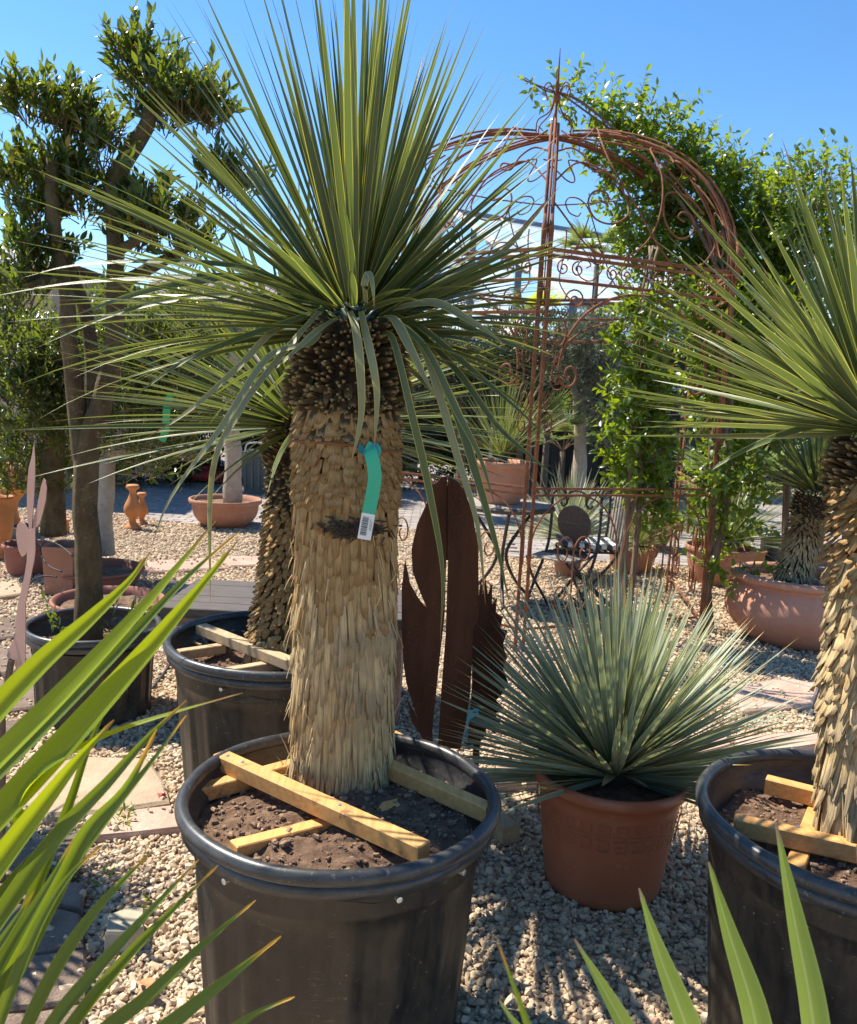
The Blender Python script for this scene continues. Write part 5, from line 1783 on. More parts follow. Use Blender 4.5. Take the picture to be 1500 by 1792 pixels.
part('leaves', join_pieces(fr, VLEAVES, gq.integers(0, 3, len(fr[0])), gq.random(len(fr[0]))), M['vine'], t, kind='stuff')

# ================================================================== CLIPPED OLIVE TREE IN THE BLACK TUB
YO = 3.81
b = Vector((POT_OLIVE.x - .03, POT_OLIVE.y, .32))
def O_(x, y, dy=0): return P(x, y, YO + dy)
limbs = [
    ([b, O_(157, 1040), O_(152, 920), O_(151, 830), O_(158, 770), O_(180, 705), O_(198, 620), O_(203, 520), O_(200, 400), O_(198, 310)], .064, .030),
    ([O_(153, 850), O_(140, 770), O_(132, 690), O_(122, 600, -.05), O_(118, 520, -.05), O_(104, 450, -.05), O_(95, 380, -.05), O_(92, 270, -.05)], .044, .026),
    ([O_(120, 500, -.05), O_(80, 490, -.1), O_(50, 500, -.15)], .03, .014),
    ([O_(154, 830), O_(160, 750, .03), O_(163, 680, .05), O_(160, 600, .05), O_(148, 540, .05), O_(128, 490, .05), O_(112, 440, .0)], .038, .024),
    ([O_(198, 318), O_(225, 270), O_(256, 222), O_(262, 190)], .040, .028),
    ([O_(203, 500), O_(260, 470, .1), O_(330, 430, .15), O_(375, 380, .2)], .032, .016),
    ([O_(203, 440), O_(240, 420, -.1), O_(265, 400, -.15)], .024, .012)]
pads = px_pads([(258, 150, 66, 45), (235, 110, 40, 34), (325, 195, 72, 42), (290, 215, 60, 34), (365, 215, 40, 28), (60, 205, 56, 42), (110, 215, 55, 42), (155, 250, 58, 40), (180, 285, 36, 26),
                (45, 330, 62, 46), (110, 330, 62, 48), (60, 390, 55, 36), (150, 370, 55, 45), (240, 375, 62, 42), (290, 405, 60, 40), (235, 430, 50, 36), (330, 455, 50, 30), (390, 330, 50, 34), (425, 345, 32, 24),
                (40, 520, 50, 36), (80, 470, 52, 36), (30, 450, 40, 30)], YO, .85, .12)
pads = [(c, tuple(q * .68 for q in r)) for c, r in pads]
tree('olive_tree', 'clipped olive tree with cloud pruned pads of glossy leaves on a thick mossy trunk', 'olive tree', b, limbs, pads, 3300, .052, .0180, 46, M['olive'], M['bark'], n_leaf=10, twig=.12, shell=.3, updir=.9, up=.7, ang=.6, lo=-.45, jit=.2, variants=VLEAVES)
# suckers at the foot of the trunk
fr = sprigs(np.array([(b.x - .1, b.y - .12, .36), (b.x + .12, b.y - .1, .36), (b.x + .14, b.y - .05, .36), (b.x - .06, b.y - .14, .36), (b.x + .18, b.y + .02, .36)]), np.array([(-.2, 0, 1), (.3, -.1, 1), (.5, 0, .8), (0, -.3, 1), (.7, 0, .7)]), np.array([.2, .22, .2, .16, .15]), 11, .05, .016, np.random.default_rng(8), .7, .3)
suck = bpy.data.objects['olive_tree']
for o in bpy.data.objects:
    if o.get('label', '').startswith('clipped olive tree'): suck = o
part('sucker_leaves', join_pieces(fr, LEAVES, np.zeros(len(fr[0]), int), np.random.default_rng(1).random(len(fr[0]))), M['olive'], suck, kind='stuff')

# green ribbon on the olive crown behind
Yg = 5.7
t = thing('ribbon', 'green plastic ribbon hanging from the dark olive crown', 'ribbon', P(293, 690, Yg))
V, F = strip(cr([P(298, 692, Yg), P(292, 715, Yg - .02), P(290, 750, Yg - .02), P(283, 772, Yg)], 5), .05)
part('strip', solid_strip(V, F), M['ribbon_green'], t)

# ================================================================== CORTEN SILHOUETTES BEHIND THE BIG POT
YC = 2.62
def PX(lst, Y, slant=0.0): return [P(x, y, Y - slant * (x - 40)) for x, y in lst]
t = thing('sculpture', 'dark rusted steel silhouette of folded wings leaning up behind the biggest pot', 'sculpture', P(770, 1330, YC))
A = [(783, 833), (772, 836), (760, 850), (748, 878), (730, 918), (720, 962), (722, 1000), (735, 1036), (748, 1066), (734, 1050), (718, 1022), (709, 978), (703, 1030), (703, 1100), (706, 1160), (711, 1195), (728, 1249), (733, 1262), (712, 1222), (720, 1262), (745, 1300), (757, 1310), (757, 1275), (771, 1140), (778, 1080), (781, 985), (781, 900)]
B_ = [(784, 833), (797, 838), (812, 858), (826, 892), (836, 950), (838, 1020), (838, 1078), (828, 1104), (826, 1160), (823, 1215), (816, 1260), (806, 1310), (766, 1310), (773, 1200), (780, 1110), (784, 985), (784, 900)]
part('left_wing', Geo().plate(PX(A, YC), (0, .005, 0)), M['corten'], t)
part('right_wing', Geo().plate(PX(B_, YC), (0, .005, 0)), M['corten'], t)
part('stay', Geo().tube([P(783, 850, YC + .010), P(783, 930, YC + .010), P(783, 980, YC + .010)], .008, 8), M['corten'], t)
part('stake', Geo().tube([P(775, 1290, YC + .01), Vector((P(775, 1300, YC).x, YC + .01, 0.0))], .012, 8), M['corten'], t)
YJ = 2.85
t = thing('sculpture', 'jagged rusted steel silhouette with ragged edge between the winged silhouette and the blue yucca', 'sculpture', P(850, 1300, YJ))
J = [(826, 1110), (836, 1060), (842, 1010), (845, 1040), (850, 1012), (854, 1040), (862, 1020), (861, 1058), (870, 1046), (868, 1072), (880, 1080), (876, 1100), (888, 1104), (880, 1130), (888, 1150), (880, 1170), (890, 1196), (878, 1216), (868, 1226), (882, 1240), (866, 1250), (880, 1274), (866, 1284), (852, 1274), (846, 1290), (838, 1302), (818, 1304), (826, 1200)]
part('sheet', Geo().plate(PX(J, YJ), (0, .005, 0)), M['corten'], t)
part('stake', Geo().tube([P(835, 1290, YJ + .01), Vector((P(835, 1300, YJ).x, YJ + .01, 0))], .012, 8), M['corten'], t)
Yb = YC - .012
t = thing('plant_tag', 'small sky blue tag with a black stroke tied to the rusted steel silhouettes', 'tag', P(828, 1252, Yb))
part('card', Geo().plate(PX([(819, 1244), (837, 1240), (838, 1252), (826, 1256), (818, 1262)], Yb), (0, .002, 0)), M['tag_blue'], t)
part('streamer', Geo().plate(PX([(818, 1262), (822, 1258), (812, 1290), (808, 1300)], Yb), (0, .001, 0)), M['tag_blue'], t)
lm = Geo()
for a, b2 in (((823, 1248), (833, 1246)), ((828, 1247), (829, 1252))):
    lm.beam(P(*a, Yb - .002), P(*b2, Yb - .002), .004, .001, up=(0, -1, 0))
part('mark', lm, M['ink'], t, kind='stuff')

# ================================================================== PALE METAL DRAGONFLY ON A STAKE
YD = 2.35
t = thing('garden_ornament', 'pale pinkish rusted metal dragonfly silhouette on a stake at the left edge', 'garden ornament', Vector((P(5, 1250, YD).x, YD, 0)))
s5 = 5.357
def c1(l): return [(x / s5, 740 + y / s5) for x, y in l]
def c7(l): return [(x / 3.585, 1000 + y / 3.585) for x, y in l]
off = (0, .004, 0)
part('wing', Geo().plate(PX(c1([(320, 185), (300, 300), (268, 430), (254, 600), (252, 760), (258, 900), (276, 1010), (296, 1010), (306, 880), (318, 720), (328, 500), (328, 350)]), YD, .0021), off), M['pink_rust'], t)
part('wing', Geo().plate(PX(c1([(408, 520), (385, 590), (364, 700), (340, 800), (312, 900), (288, 1010), (330, 990), (352, 968), (376, 930), (404, 830), (428, 730), (438, 610), (428, 545)]), YD + .006, .0021), off), M['pink_rust'], t)
part('wing', Geo().plate(PX(c1([(188, 920), (160, 960), (150, 1040), (158, 1120), (176, 1200), (205, 1258), (240, 1235), (262, 1180), (270, 1090), (262, 1000), (230, 945)]), YD + .006, .0021), off), M['pink_rust'], t)
part('body', Geo().plate(PX(c1([(262, 1000), (330, 980), (330, 1200), (318, 1300), (300, 1380), (278, 1500), (250, 1640), (236, 1714)]) + c7([(155, 130), (160, 240), (160, 400), (158, 580), (132, 712), (112, 650), (90, 580), (60, 560), (42, 530), (62, 470), (95, 410), (98, 320), (112, 200), (140, 90)]) + c1([(200, 1560), (228, 1440), (250, 1300), (256, 1150)]), YD, .0021), off), M['pink_rust'], t)
part('stake', Geo().tube([P(20, 1155, YD + .01), P(4, 1250, YD + .01), Vector((P(-4, 1290, YD).x, YD + .01, 0))], .010, 8), M['vine_stem'], t)

# ================================================================== GARDEN FURNITURE INSIDE THE GAZEBO
def fold_chair(S, f, label, wood_panel, slat_back=False, zs=.45):
    """S seat centre on the ground, f facing direction"""
    f = Vector(f).normalized(); u = Vector((-f.y, f.x, 0))
    if u.x < 0: u = -u
    t = thing('garden_chair', label, 'garden chair', (S.x, S.y, 0), 'folding garden chairs')
    def q(a, b, z): return Vector((S.x, S.y, 0)) + f * a + u * b + Vector((0, 0, z))
    for s in (-1, 1):
        part('leg', Geo().tube(cr([q(-.20, s * .19, .92 if slat_back else .80), q(-.20, s * .19, .62), q(-.16, s * .19, .45), q(.02, s * .19, .22), q(.18, s * .19, .0)], 6), .011, 8), M['black_iron'], t, smooth=True)
        part('leg', Geo().tube(cr([q(.20, s * .165, .45), q(.10, s * .165, .30), q(-.12, s * .165, .10), q(-.22, s * .165, .0)], 6), .010, 8), M['black_iron'], t, smooth=True)
        part('seat_rail', Geo().tube([q(-.18, s * .165, zs - .01), q(.20, s * .165, zs - .01)], .009, 6), M['black_iron'], t)
    part('stretcher', Geo().tube([q(.11, -.19, .10), q(.11, .19, .10)], .008, 6), M['black_iron'], t)
    part('stretcher', Geo().tube([q(-.16, -.165, .06), q(-.16, .165, .06)], .008, 6), M['black_iron'], t)
    for i in range(9):
        a = -.17 + .36 * i / 8
        w = .17 * math.sqrt(max(.2, 1 - (a / .25) ** 2 * .7))
        part('seat_slat', Geo().beam(q(a, -w, zs), q(a, w, zs), .026, .012, bev=.003), M['weathered'] if i > 3 else M['black_iron'], t)
    if slat_back:
        for i in range(6):
            b_ = -.15 + .3 * i / 5
            part('back_slat', Geo().beam(q(-.205, b_, .52), q(-.235, b_, .90), .030, .012, up=f, bev=.003), M['weathered'], t)
        for z in (.54, .88):
            part('back_rail', Geo().tube([q(-.215, -.19, z), q(-.215, .19, z)], .009, 6), M['black_iron'], t)
    else:
        def spiral(cb, cz, r, a0, sg, turn=1.1):
            return [q(-.20, cb + x * r, cz + y * r) for x, y in scroll(turn, 20, 1, .2, a0, sg)]
        for s in (-1, 1):
            part('back_scroll', Geo().tube([q(-.20, s * .19, .80)] + cr([q(-.20, s * .185, .86), q(-.20, s * .13, .90), q(-.20, s * .085, .86), q(-.20, s * .075, .80), q(-.20, s * .105, .775), q(-.20, s * .125, .80)], 5), .009, 8), M['black_iron'], t, smooth=True)
        part('back_scroll', Geo().tube(cr([q(-.20, -.075, .80), q(-.20, -.06, .87), q(-.20, 0, .895), q(-.20, .06, .87), q(-.20, .075, .80)], 6), .009, 8), M['black_iron'], t, smooth=True)
        part('finial', Geo().lathe([(.006, 0), (.016, .02), (.004, .07)], 8, q(-.20, -.19, .74)), M['black_iron'], t)
        part('finial', Geo().lathe([(.006, 0), (.016, .02), (.004, .07)], 8, q(-.20, .19, .74)), M['black_iron'], t)
    if wood_panel:
        c = q(-.17, .0, .655)
        rot = Matrix((u, Vector((0, 0, 1)) * .97 + f * .25, f)).transposed()
        for s, lo, hi in ((1, .0025, 1), (-1, .0025, 1)):
            V = []
            pts = []
            for k in range(17):
                a = PI * k / 16
                pts.append((.125 * math.cos(a), s * max(.003, .14 * math.sin(a))))
            part('wood_panel', Geo().plate([c + rot @ Vector((x, y, 0)) for x, y in (pts if s > 0 else pts[::-1])], f * -.03), M['dark_wood'], t)
    return t
S1 = G(982, 972, .45)
fold_chair(S1, (-.55, -.83, 0), 'black iron garden chair with scrolled back and round dark wooden panel', True)
S2 = G(1030, 955, .48)
fold_chair(S2, (-1, -.12, 0), 'black garden chair with weathered slatted back seen edge on by the vine stem', False, True, zs=.47)
# striped cushion on the second chair
t = thing('cushion', 'flat seat cushion with black and white stripes on the slat backed chair', 'cushion', (S2.x, S2.y, .48))
for i in range(11):
    a = -.20 + .40 * i / 10
    part('stripe', Geo().box((S2.x + a, S2.y, .505 - .01 * a), (.0365, .36 - .25 * abs(a) ** 1.5, .035), bev=.006), M['white'] if i % 2 else M['ink'], t)

TB = G(884, 882, .74)
t = thing('garden_table', 'round garden table with dark edge and curved iron legs carrying a clay pot', 'garden table', (TB.x, TB.y, 0))
part('table_top', Geo().lathe([(0, 0), (.36, 0), (.375, .008), (.375, .026), (.36, .034), (0, .034)], 48, (TB.x, TB.y, .71)), M['dark_wood'], t)
part('top_boards', Geo().lathe([(0, 0), (.345, 0), (.35, .003), (.34, .007), (0, .007)], 48, (TB.x, TB.y, .7445)), M['weathered'], t)
for k in range(3):
    a = k * 2 * PI / 3 + .55
    d = Vector((math.cos(a), math.sin(a), 0))
    c = Vector((TB.x, TB.y, 0))
    part('leg', Geo().tube(cr([c + d * .30 + Vector((0, 0, .705)), c + d * .16 + Vector((0, 0, .55)), c + d * .04 + Vector((0, 0, .36)), c + d * .14 + Vector((0, 0, .15)), c + d * .30], 6), .013, 8), M['black_iron'], t, smooth=True)

# ================================================================== POTS ALL ROUND
def pot_px(px, rim_y, base_y, hw, mat, label, name='planter_pot', belly=.01, R0f=.72, Y=None, lip=.02, soil=True, z0=0.0):
    """a round pot whose rim and foot are seen at these pixels"""
    b = G(px, base_y, z0)
    Yc = Y or b.y + .05
    R = hw * Yc / FPX * 1.02
    c = P(px, rim_y, Yc)
    H = max(.08, c.z - z0)
    return lathe_pot(name, label, 'plant pot', Vector((c.x, Yc, z0)), rimmed(R, H, R * R0f, lip, min(.05, H * .18), .016, belly), mat, H - .05 if soil else None, R * .82, n=48), Vector((c.x, Yc, z0 + H)), R
T = M
_, p_bowl, _ = pot_px(395, 872, 922, 62, M['terracotta'], 'wide terracotta bowl planted with a pale stemmed tree on the block paving', belly=.05, R0f=.55, lip=.03)
_, p_tab, _ = pot_px(878, 806, 874, 50, M['terra_pink'], 'clay pot with rolled rim standing on the round garden table', z0=.752, Y=TB.y, R0f=.70)
_, p_ch, _ = pot_px(995, 962, 1008, 27, M['terracotta'], 'small terracotta pot under the blue green yucca behind the black chairs')
_, p_v1, _ = pot_px(1108, 955, 1000, 44, M['terracotta'], 'terracotta pot right behind the foot of the yellow green vine stem')
_, p_v2, _ = pot_px(1140, 906, 962, 46, M['terra_red'], 'dark red flared pot on the paving beside the yellow green vine', R0f=.55)
_, p_v3, _ = pot_px(1262, 955, 1022, 60, M['terracotta'], 'broad terracotta pot with a thick rolled rim behind the rusty corner post', lip=.012)
_, p_v4, _ = pot_px(1322, 962, 988, 20, M['terra_orange'], 'little orange pot between the broad terracotta pot and a black pot')
_, p_v5, _ = pot_px(1355, 935, 985, 24, M['rim'], 'small black plastic pot behind the leaning bristly yucca trunk')
_, p_l1, _ = pot_px(46, 950, 1006, 40, M['terra_red'], 'dark red clay pot on the gravel behind the metal dragonfly')
_, p_l4, _ = pot_px(168, 992, 1030, 82, M['terra_red'], 'wide low clay bowl partly hidden by the clipped olive trunk', belly=.02)
_, p_l5, _ = pot_px(190, 1046, 1095, 96, M['terra_red'], 'broad reddish clay bowl close behind the black olive tub', belly=.02)
_, p_l6, _ = pot_px(111, 908, 936, 12, M['terra_orange'], 'small orange clay pot left of the mossy olive trunk', soil=False)
# square planters
def square_px(px0, px1, ytop, ybase, mat, label, depth=.3, taper=1.12):
    a, b = G(px0, ybase), G(px1, ybase)
    Yc = (a.y + b.y) / 2 + depth / 2
    x0, x1 = P(px0, ybase, Yc - depth / 2).x, P(px1, ybase, Yc - depth / 2).x
    H = P((px0 + px1) / 2, ytop, Yc - depth / 2).z
    c = Vector(((x0 + x1) / 2, Yc, 0))
    w = (x1 - x0) / taper
    t = thing('planter_box', label, 'planter box', c)
    g = Geo()
    V, F = [], []
    for (s, z) in ((1 / taper * 1.0, 0), (1, H - .03), (1.06, H - .03), (1.06, H), (.92, H), (.88, H - .06)):
        hx, hy = (x1 - x0) / 2 * s, depth / 2 * s
        V += [(c.x - hx, c.y - hy, z), (c.x + hx, c.y - hy, z), (c.x + hx, c.y + hy, z), (c.x - hx, c.y + hy, z)]
    for j in range(5):
        for k in range(4):
            F.append((j * 4 + k, j * 4 + (k + 1) % 4, (j + 1) * 4 + (k + 1) % 4, (j + 1) * 4 + k))
    part('body', g.add(V, F), mat, t)
    part('soil', Geo().box((c.x, c.y, H - .07), ((x1 - x0) * .84, depth * .84, .03)), M['soil'], t)
    return t, Vector((c.x, c.y, H))
square_px(74, 128, 958, 1044, M['terracotta'], 'square tapering terracotta planter left of the mossy olive trunk')
square_px(1406, 1456, 962, 992, M['terracotta'], 'low rectangular terracotta box between the leaning yucca and the right edge')
_, p_box = square_px(10, 42, 924, 946, M['bin'], 'dark square plastic tub behind the dark red clay pot')

# urns and baluster at the left
def urn(px, ytop, ybase, hw, mat, label, prof, name='urn'):
    b = G(px, ybase)
    H = P(px, ytop, b.y).z
    R = hw * b.y / FPX
    c = Vector((P(px, ybase, b.y).x, b.y, 0))
    t = thing(name, label, name.replace('_', ' '), c)
    part('body', Geo().lathe([(r * R, z * H) for r, z in prof], 40, c), mat, t, smooth=True)
    return t
BAL = [(0, 0), (.95, 0), (1, .02), (.98, .06), (.7, .10), (.42, .16), (.38, .22), (.48, .26), (.8, .32), (.98, .40), (1.0, .46), (.92, .54), (.72, .62), (.52, .70), (.40, .78), (.36, .84), (.44, .88), (.7, .91), (.78, .94), (.74, .98), (.6, 1), (0, 1)]
urn(232, 848, 926, 15, M['terra_orange'], 'orange clay baluster standing on gravel at the paving edge', BAL, 'baluster')
urn(248, 862, 918, 11, M['terra_orange'], 'second orange clay baluster half hidden behind the first one', BAL, 'baluster')
URN = [(0, 0), (.7, 0), (.72, .04), (.5, .1), (.48, .16), (.75, .3), (.95, .5), (1, .65), (.9, .8), (.78, .88), (.95, .95), (1, 1), (.9, 1), (.75, .9), (.8, .7), (0, .6)]
urn(2, 868, 978, 22, M['terra_orange'], 'tall orange clay urn cut off by the left edge on the gravel', URN)
t = urn(14, 812, 930, 36, M['terra_orange'], 'wide orange clay vase with flared rim behind the metal dragonfly at the left edge', [(0, 0), (.6, 0), (.62, .1), (.45, .3), (.5, .45), (.85, .58), (1, .68), (1.0, .74), (.9, .78), (.95, .9), (.8, 1), (.7, .98), (.7, .8), (0, .75)])

# wooden trough lid behind the rear pot
a = P(286, 1064, 3.72)
zt = a.z
t = thing('trough', 'low stone trough with a dark plank lid behind the pot of the slim yucca', 'trough', (a.x + .45, 4.0, 0))
part('body', Geo().box((a.x + .56, 4.03, (zt - .045) / 2), (1.02, .52, zt - .045), bev=.01), M['stone_brown'], t)
for i in range(5):
    part('plank', Geo().box((a.x + .55, 3.79 + i * .122, zt - .02 + random.uniform(-.003, .003)), (1.14, .116, .04), bev=.004), M['dark_wood'], t)

# ================================================================== PLANTS IN THE FAR POTS
def rosette_plant(name, label, cat, c, n, length, width, seed, mat, variants=STIFF, pol=1.6, rad=.03, stump=None, droop=None, axis=(0, 0, 1), base=None):
    t = thing(name, label, cat, base or c)
    R_ = rosette(c, n, length, width, pol, seed, variants, rad=rad, pol_pow=.65, droopf=droop, axis=axis)
    fr, which, p_, az, gg = R_
    part('leaves', join_pieces(fr, variants, which, gg.random(len(which))), mat, t, smooth=True, kind='stuff')
    if stump:
        part('trunk', Geo().tube(stump[0], stump[1], 10), M['bark_dark'], t, smooth=True)
    return t
c = p_ch + Vector((0, 0, .10))
rosette_plant('blue_yucca', 'blue green yucca clump behind the black garden chairs', 'yucca', c, 230, .62, .020, 201, M['blade_blue'], stump=([c - Vector((0, 0, .2)), c], [.06, .05]))
c = p_v1 + Vector((.05, 0, .0))
rosette_plant('yucca', 'pale narrow leaved yucca in the pot behind the yellow green vine stem', 'yucca', c, 130, .42, .013, 202, M['blade_right'], BLADES, droop=lambda p, g: p * 2.2, stump=([c - Vector((0, 0, .12)), c], [.05, .04]))
c = p_v3 + Vector((.05, 0, .05))
rosette_plant('yucca', 'spreading grey green yucca in the broad terracotta pot behind the corner post', 'yucca', c, 210, .62, .018, 203, M['blade_right'], STIFF, stump=([c - Vector((0, 0, .15)), c], [.06, .05]))
c = P(1436, 925, 7.4)
rosette_plant('blue_yucca', 'small bluish yucca in the rectangular terracotta box', 'yucca', c, 150, .36, .014, 204, M['blade_blue'], stump=([Vector((c.x, c.y, c.z - .3)), c], [.04, .035]))
Yg2 = 7.3
t = thing('ribbon', 'green ribbon tag hanging by the small bluish yucca at the right', 'ribbon', P(1420, 930, Yg2))
V, F = strip(cr([P(1424, 915, Yg2), P(1422, 935, Yg2), P(1417, 962, Yg2)], 4), .035)
part('strip', solid_strip(V, F), M['ribbon_green'], t)
V, F = strip([P(1417, 962, Yg2), P(1413, 972, Yg2)], .035)
part('label', solid_strip(V, F), M['tag_white'], t)
c = p_tab + Vector((0, 0, .02))
rosette_plant('spiky_plant', 'narrow leaved grassy plant rising from the clay pot on the table', 'grass plant', c, 120, .62, .012, 205, M['blade_right'], BLADES, pol=1.1, droop=lambda p, g: p * 1.5, stump=([c - Vector((0, 0, .1)), c], [.05, .04]))
# pale trunk tree in the terracotta bowl
c = p_bowl
t = tree('young_tree', 'pale thick stem with dark scars growing from the wide terracotta bowl', 'tree', Vector((c.x + .08, c.y, c.z - .06)),
     [([Vector((c.x + .08, c.y, c.z - .06)), P(408, 800, c.y), P(404, 720, c.y), P(402, 600, c.y)], .10, .075)],
     px_pads([(400, 610, 60, 40), (440, 580, 40, 40), (370, 580, 40, 40)], c.y, .9, .1), 500, .06, .016, 47, M['silver'], M['bark_pale'], n_leaf=8, twig=.15)
# yellow green fan palm near the opening
def fan_palm(label, hub, nleaf, size, seed, mat, trunk_to):
    t = thing('fan_palm', label, 'fan palm', (hub.x, hub.y, trunk_to))
    g_ = np.random.default_rng(seed)
    geo = Geo(); st = Geo()
    for i in range(nleaf):
        az = i * 2.4 + g_.normal(0, .2); el = g_.uniform(.15, 1.2)
        d = Vector((math.cos(az) * math.cos(el), math.sin(az) * math.cos(el), math.sin(el)))
        p = hub + d * size * g_.uniform(.7, 1.1)
        st.tube([hub, hub.lerp(p, .5) + Vector((0, 0, .03)), p], [.008, .006, .005], 4)
        s = d.cross(Vector((0, 0, 1))).normalized()
        nrm = s.cross(d)
        k = 17
        O = np.tile(np.array(p), (k, 1))
        an = np.linspace(-1.35, 1.35, k)
        D = np.outer(np.cos(an), np.array(d)) + np.outer(np.sin(an), np.array(s)) - np.array([0, 0, .18])
        fr = frames(O, unit(D), np.tile(np.array(nrm), (k, 1)) + g_.normal(0, .1, (k, 3)), np.full(k, size * .07), size * .75 * (1 - .25 * np.abs(an) / 1.35))
        join_pieces(fr, BLADES[:4], g_.integers(0, 4, k), g_.random(k), geo)
    part('leaves', geo, mat, t, smooth=True, kind='stuff')
    part('stalks', st, M['vine_stem'], t, kind='stuff')
    part('trunk', Geo().tube([Vector((hub.x, hub.y, trunk_to)), hub], [.05, .04], 10), M['bark_dark'], t, smooth=True)
fan_palm('yellow green fan palm in front of the dark gap under the hedge', P(958, 755, 11.2), 14, .42, 301, M['palm_far'], 0)
fan_palm('darker small fan palm low in the black opening beside the olive trunk', P(985, 790, 12.0), 12, .4, 302, M['palm_far'], 0)
fan_palm('tall fan palm showing in front of the greenhouse panes under the arch', P(1045, 465, 12.6), 16, .5, 303, M['palm_far'], 0)
fan_palm('short yellow fan palm showing behind the front gazebo post', P(925, 570, 12.8), 12, .45, 304, M['palm'], 0)
fan_palm('leafy fan palm behind the vine and the broad terracotta pot', P(1300, 880, 8.6), 18, .55, 305, M['palm_far'], 0)

# ================================================================== MOWER, BINS, HOSE
b = G(368, 848)
s_ = b.y / FPX
t = thing('lawn_mower', 'red lawn mower with red spoked wheels parked on the paving', 'lawn mower', (b.x, b.y, 0))
def at_m(dx, dy, z): return Vector((b.x + dx, b.y + dy, z))
part('deck', Geo().lathe([(.40, .06), (.42, .08), (.40, .20), (.30, .26), (.12, .30), (0, .30)], 28, at_m(-.10, .25, 0), ax=(1.0, .7)), M['red'], t, smooth=True)
part('engine', Geo().lathe([(.16, 0), (.17, .10), (.15, .16), (.06, .2), (0, .2)], 20, at_m(-.08, .25, .29)), M['rubber'], t, smooth=True)
for dx, dy in ((.14, 0), (-.40, 0), (.14, .5), (-.40, .5)):
    g = Geo()
    ring = [at_m(dx + .11 * math.cos(2 * PI * k / 24), dy - .03, .13 + .11 * math.sin(2 * PI * k / 24)) for k in range(25)]
    w = part('wheel', Geo().tube(ring, .024, 8, cap=False), M['rubber'], t, smooth=True)
    rr_ = [at_m(dx + .078 * math.cos(2 * PI * k / 20), dy - .036, .13 + .078 * math.sin(2 * PI * k / 20)) for k in range(21)]
    part('rim', Geo().tube(rr_, .010, 6, cap=False), M['red'], w, smooth=True)
    for k in range(6):
        a = k * PI / 3
        part('spoke', Geo().beam(at_m(dx, dy - .036, .13), at_m(dx + .075 * math.cos(a), dy - .036, .13 + .075 * math.sin(a)), .016, .02, up=(0, -1, 0)), M['red'], w)
for s in (0, .4):
    part('handle', Geo().tube([at_m(-.3, .05 + s, .2), at_m(-.75, .05 + s, .75), at_m(-.95, .05 + s, .95)], .014, 8), M['black_iron'], t)
part('handle_bar', Geo().tube([at_m(-.95, .05, .95), at_m(-.95, .45, .95)], .015, 8), M['black_iron'], t)
part('grass_box', Geo().box(at_m(-.62, .25, .24), (.4, .4, .3), bev=.04), M['rubber'], t)

def bin_(px, ybase, ytop, w, label):
    b = G(px, ybase)
    H = P(px, ytop, b.y).z
    W = w * b.y / FPX
    t = thing('waste_bin', label, 'bin', (b.x, b.y, 0))
    V, F = [], []
    for s, z in ((.84, 0), (1, H - .06), (1.07, H - .06), (1.07, H)):
        V += [(b.x - W / 2 * s, b.y + .3 - .3 * s, z), (b.x + W / 2 * s, b.y + .3 - .3 * s, z), (b.x + W / 2 * s, b.y + .3 + .3 * s, z), (b.x - W / 2 * s, b.y + .3 + .3 * s, z)]
    for j in range(3):
        for k in range(4):
            F.append((j * 4 + k, j * 4 + (k + 1) % 4, j * 4 + 4 + (k + 1) % 4, j * 4 + 4 + k))
    F.append((3, 2, 1, 0)); F.append((12, 13, 14, 15))
    part('body', Geo().add(V, F), M['bin'], t)
    for i in range(5):
        x = b.x - W / 2 + W * (i + .5) / 5
        part('rib', Geo().beam((x * .985 + b.x * .015, b.y + .02, .08), (x, b.y - .012, H - .08), .03, .02, up=(0, -1, 0)), M['bin'], t)
    part('handle', Geo().tube(cr([Vector((b.x - W * .42, b.y + .02, H)), Vector((b.x - W * .3, b.y, H + .12)), Vector((b.x + W * .3, b.y, H + .12)), Vector((b.x + W * .42, b.y + .02, H))], 5), .012, 6), M['white_bar'], t)
bin_(452, 868, 792, 62, 'grey green plastic bin with ribs left of the slim yucca trunk')
bin_(712, 832, 770, 40, 'dark plastic bin seen just right of the biggest yucca trunk')
hz = cr([G(75, 1000, .30), G(72, 955, .42), P(88, 948, 5.9), P(112, 958, 5.75), P(128, 972, 5.6)], 8)
t = thing('hose', 'thin black irrigation hose looping over the clay pots at the left', 'hose', tuple(hz[0]))
part('loop', Geo().tube(cr([P(70, 960, 5.75), P(76, 950, 5.72), P(92, 949, 5.7), P(110, 958, 5.6), P(127, 973, 5.5)], 6), .0055, 6), M['rubber'], t, smooth=True)
part('loop', Geo().tube(cr([P(70, 958, 5.75), P(74, 975, 5.7), P(88, 992, 5.6), P(108, 1000, 5.5)], 6), .0055, 6), M['rubber'], t, smooth=True)
part('loop', Geo().tube(cr([P(52, 1023, 5.3), P(62, 1012, 5.3), P(80, 1008, 5.3), P(100, 1010, 5.3)], 6), .0055, 6), M['rubber'], t, smooth=True)
hs2 = [G(x, y, .012) for x, y in ((262, 1210), (280, 1188), (296, 1165), (310, 1150))]
t = thing('hose', 'black drip hose on the gravel between the olive tub and the rear pot', 'hose', tuple(hs2[0]))
part('tube', Geo().tube(cr(hs2, 6), .009, 6), M['rubber'], t, smooth=True)

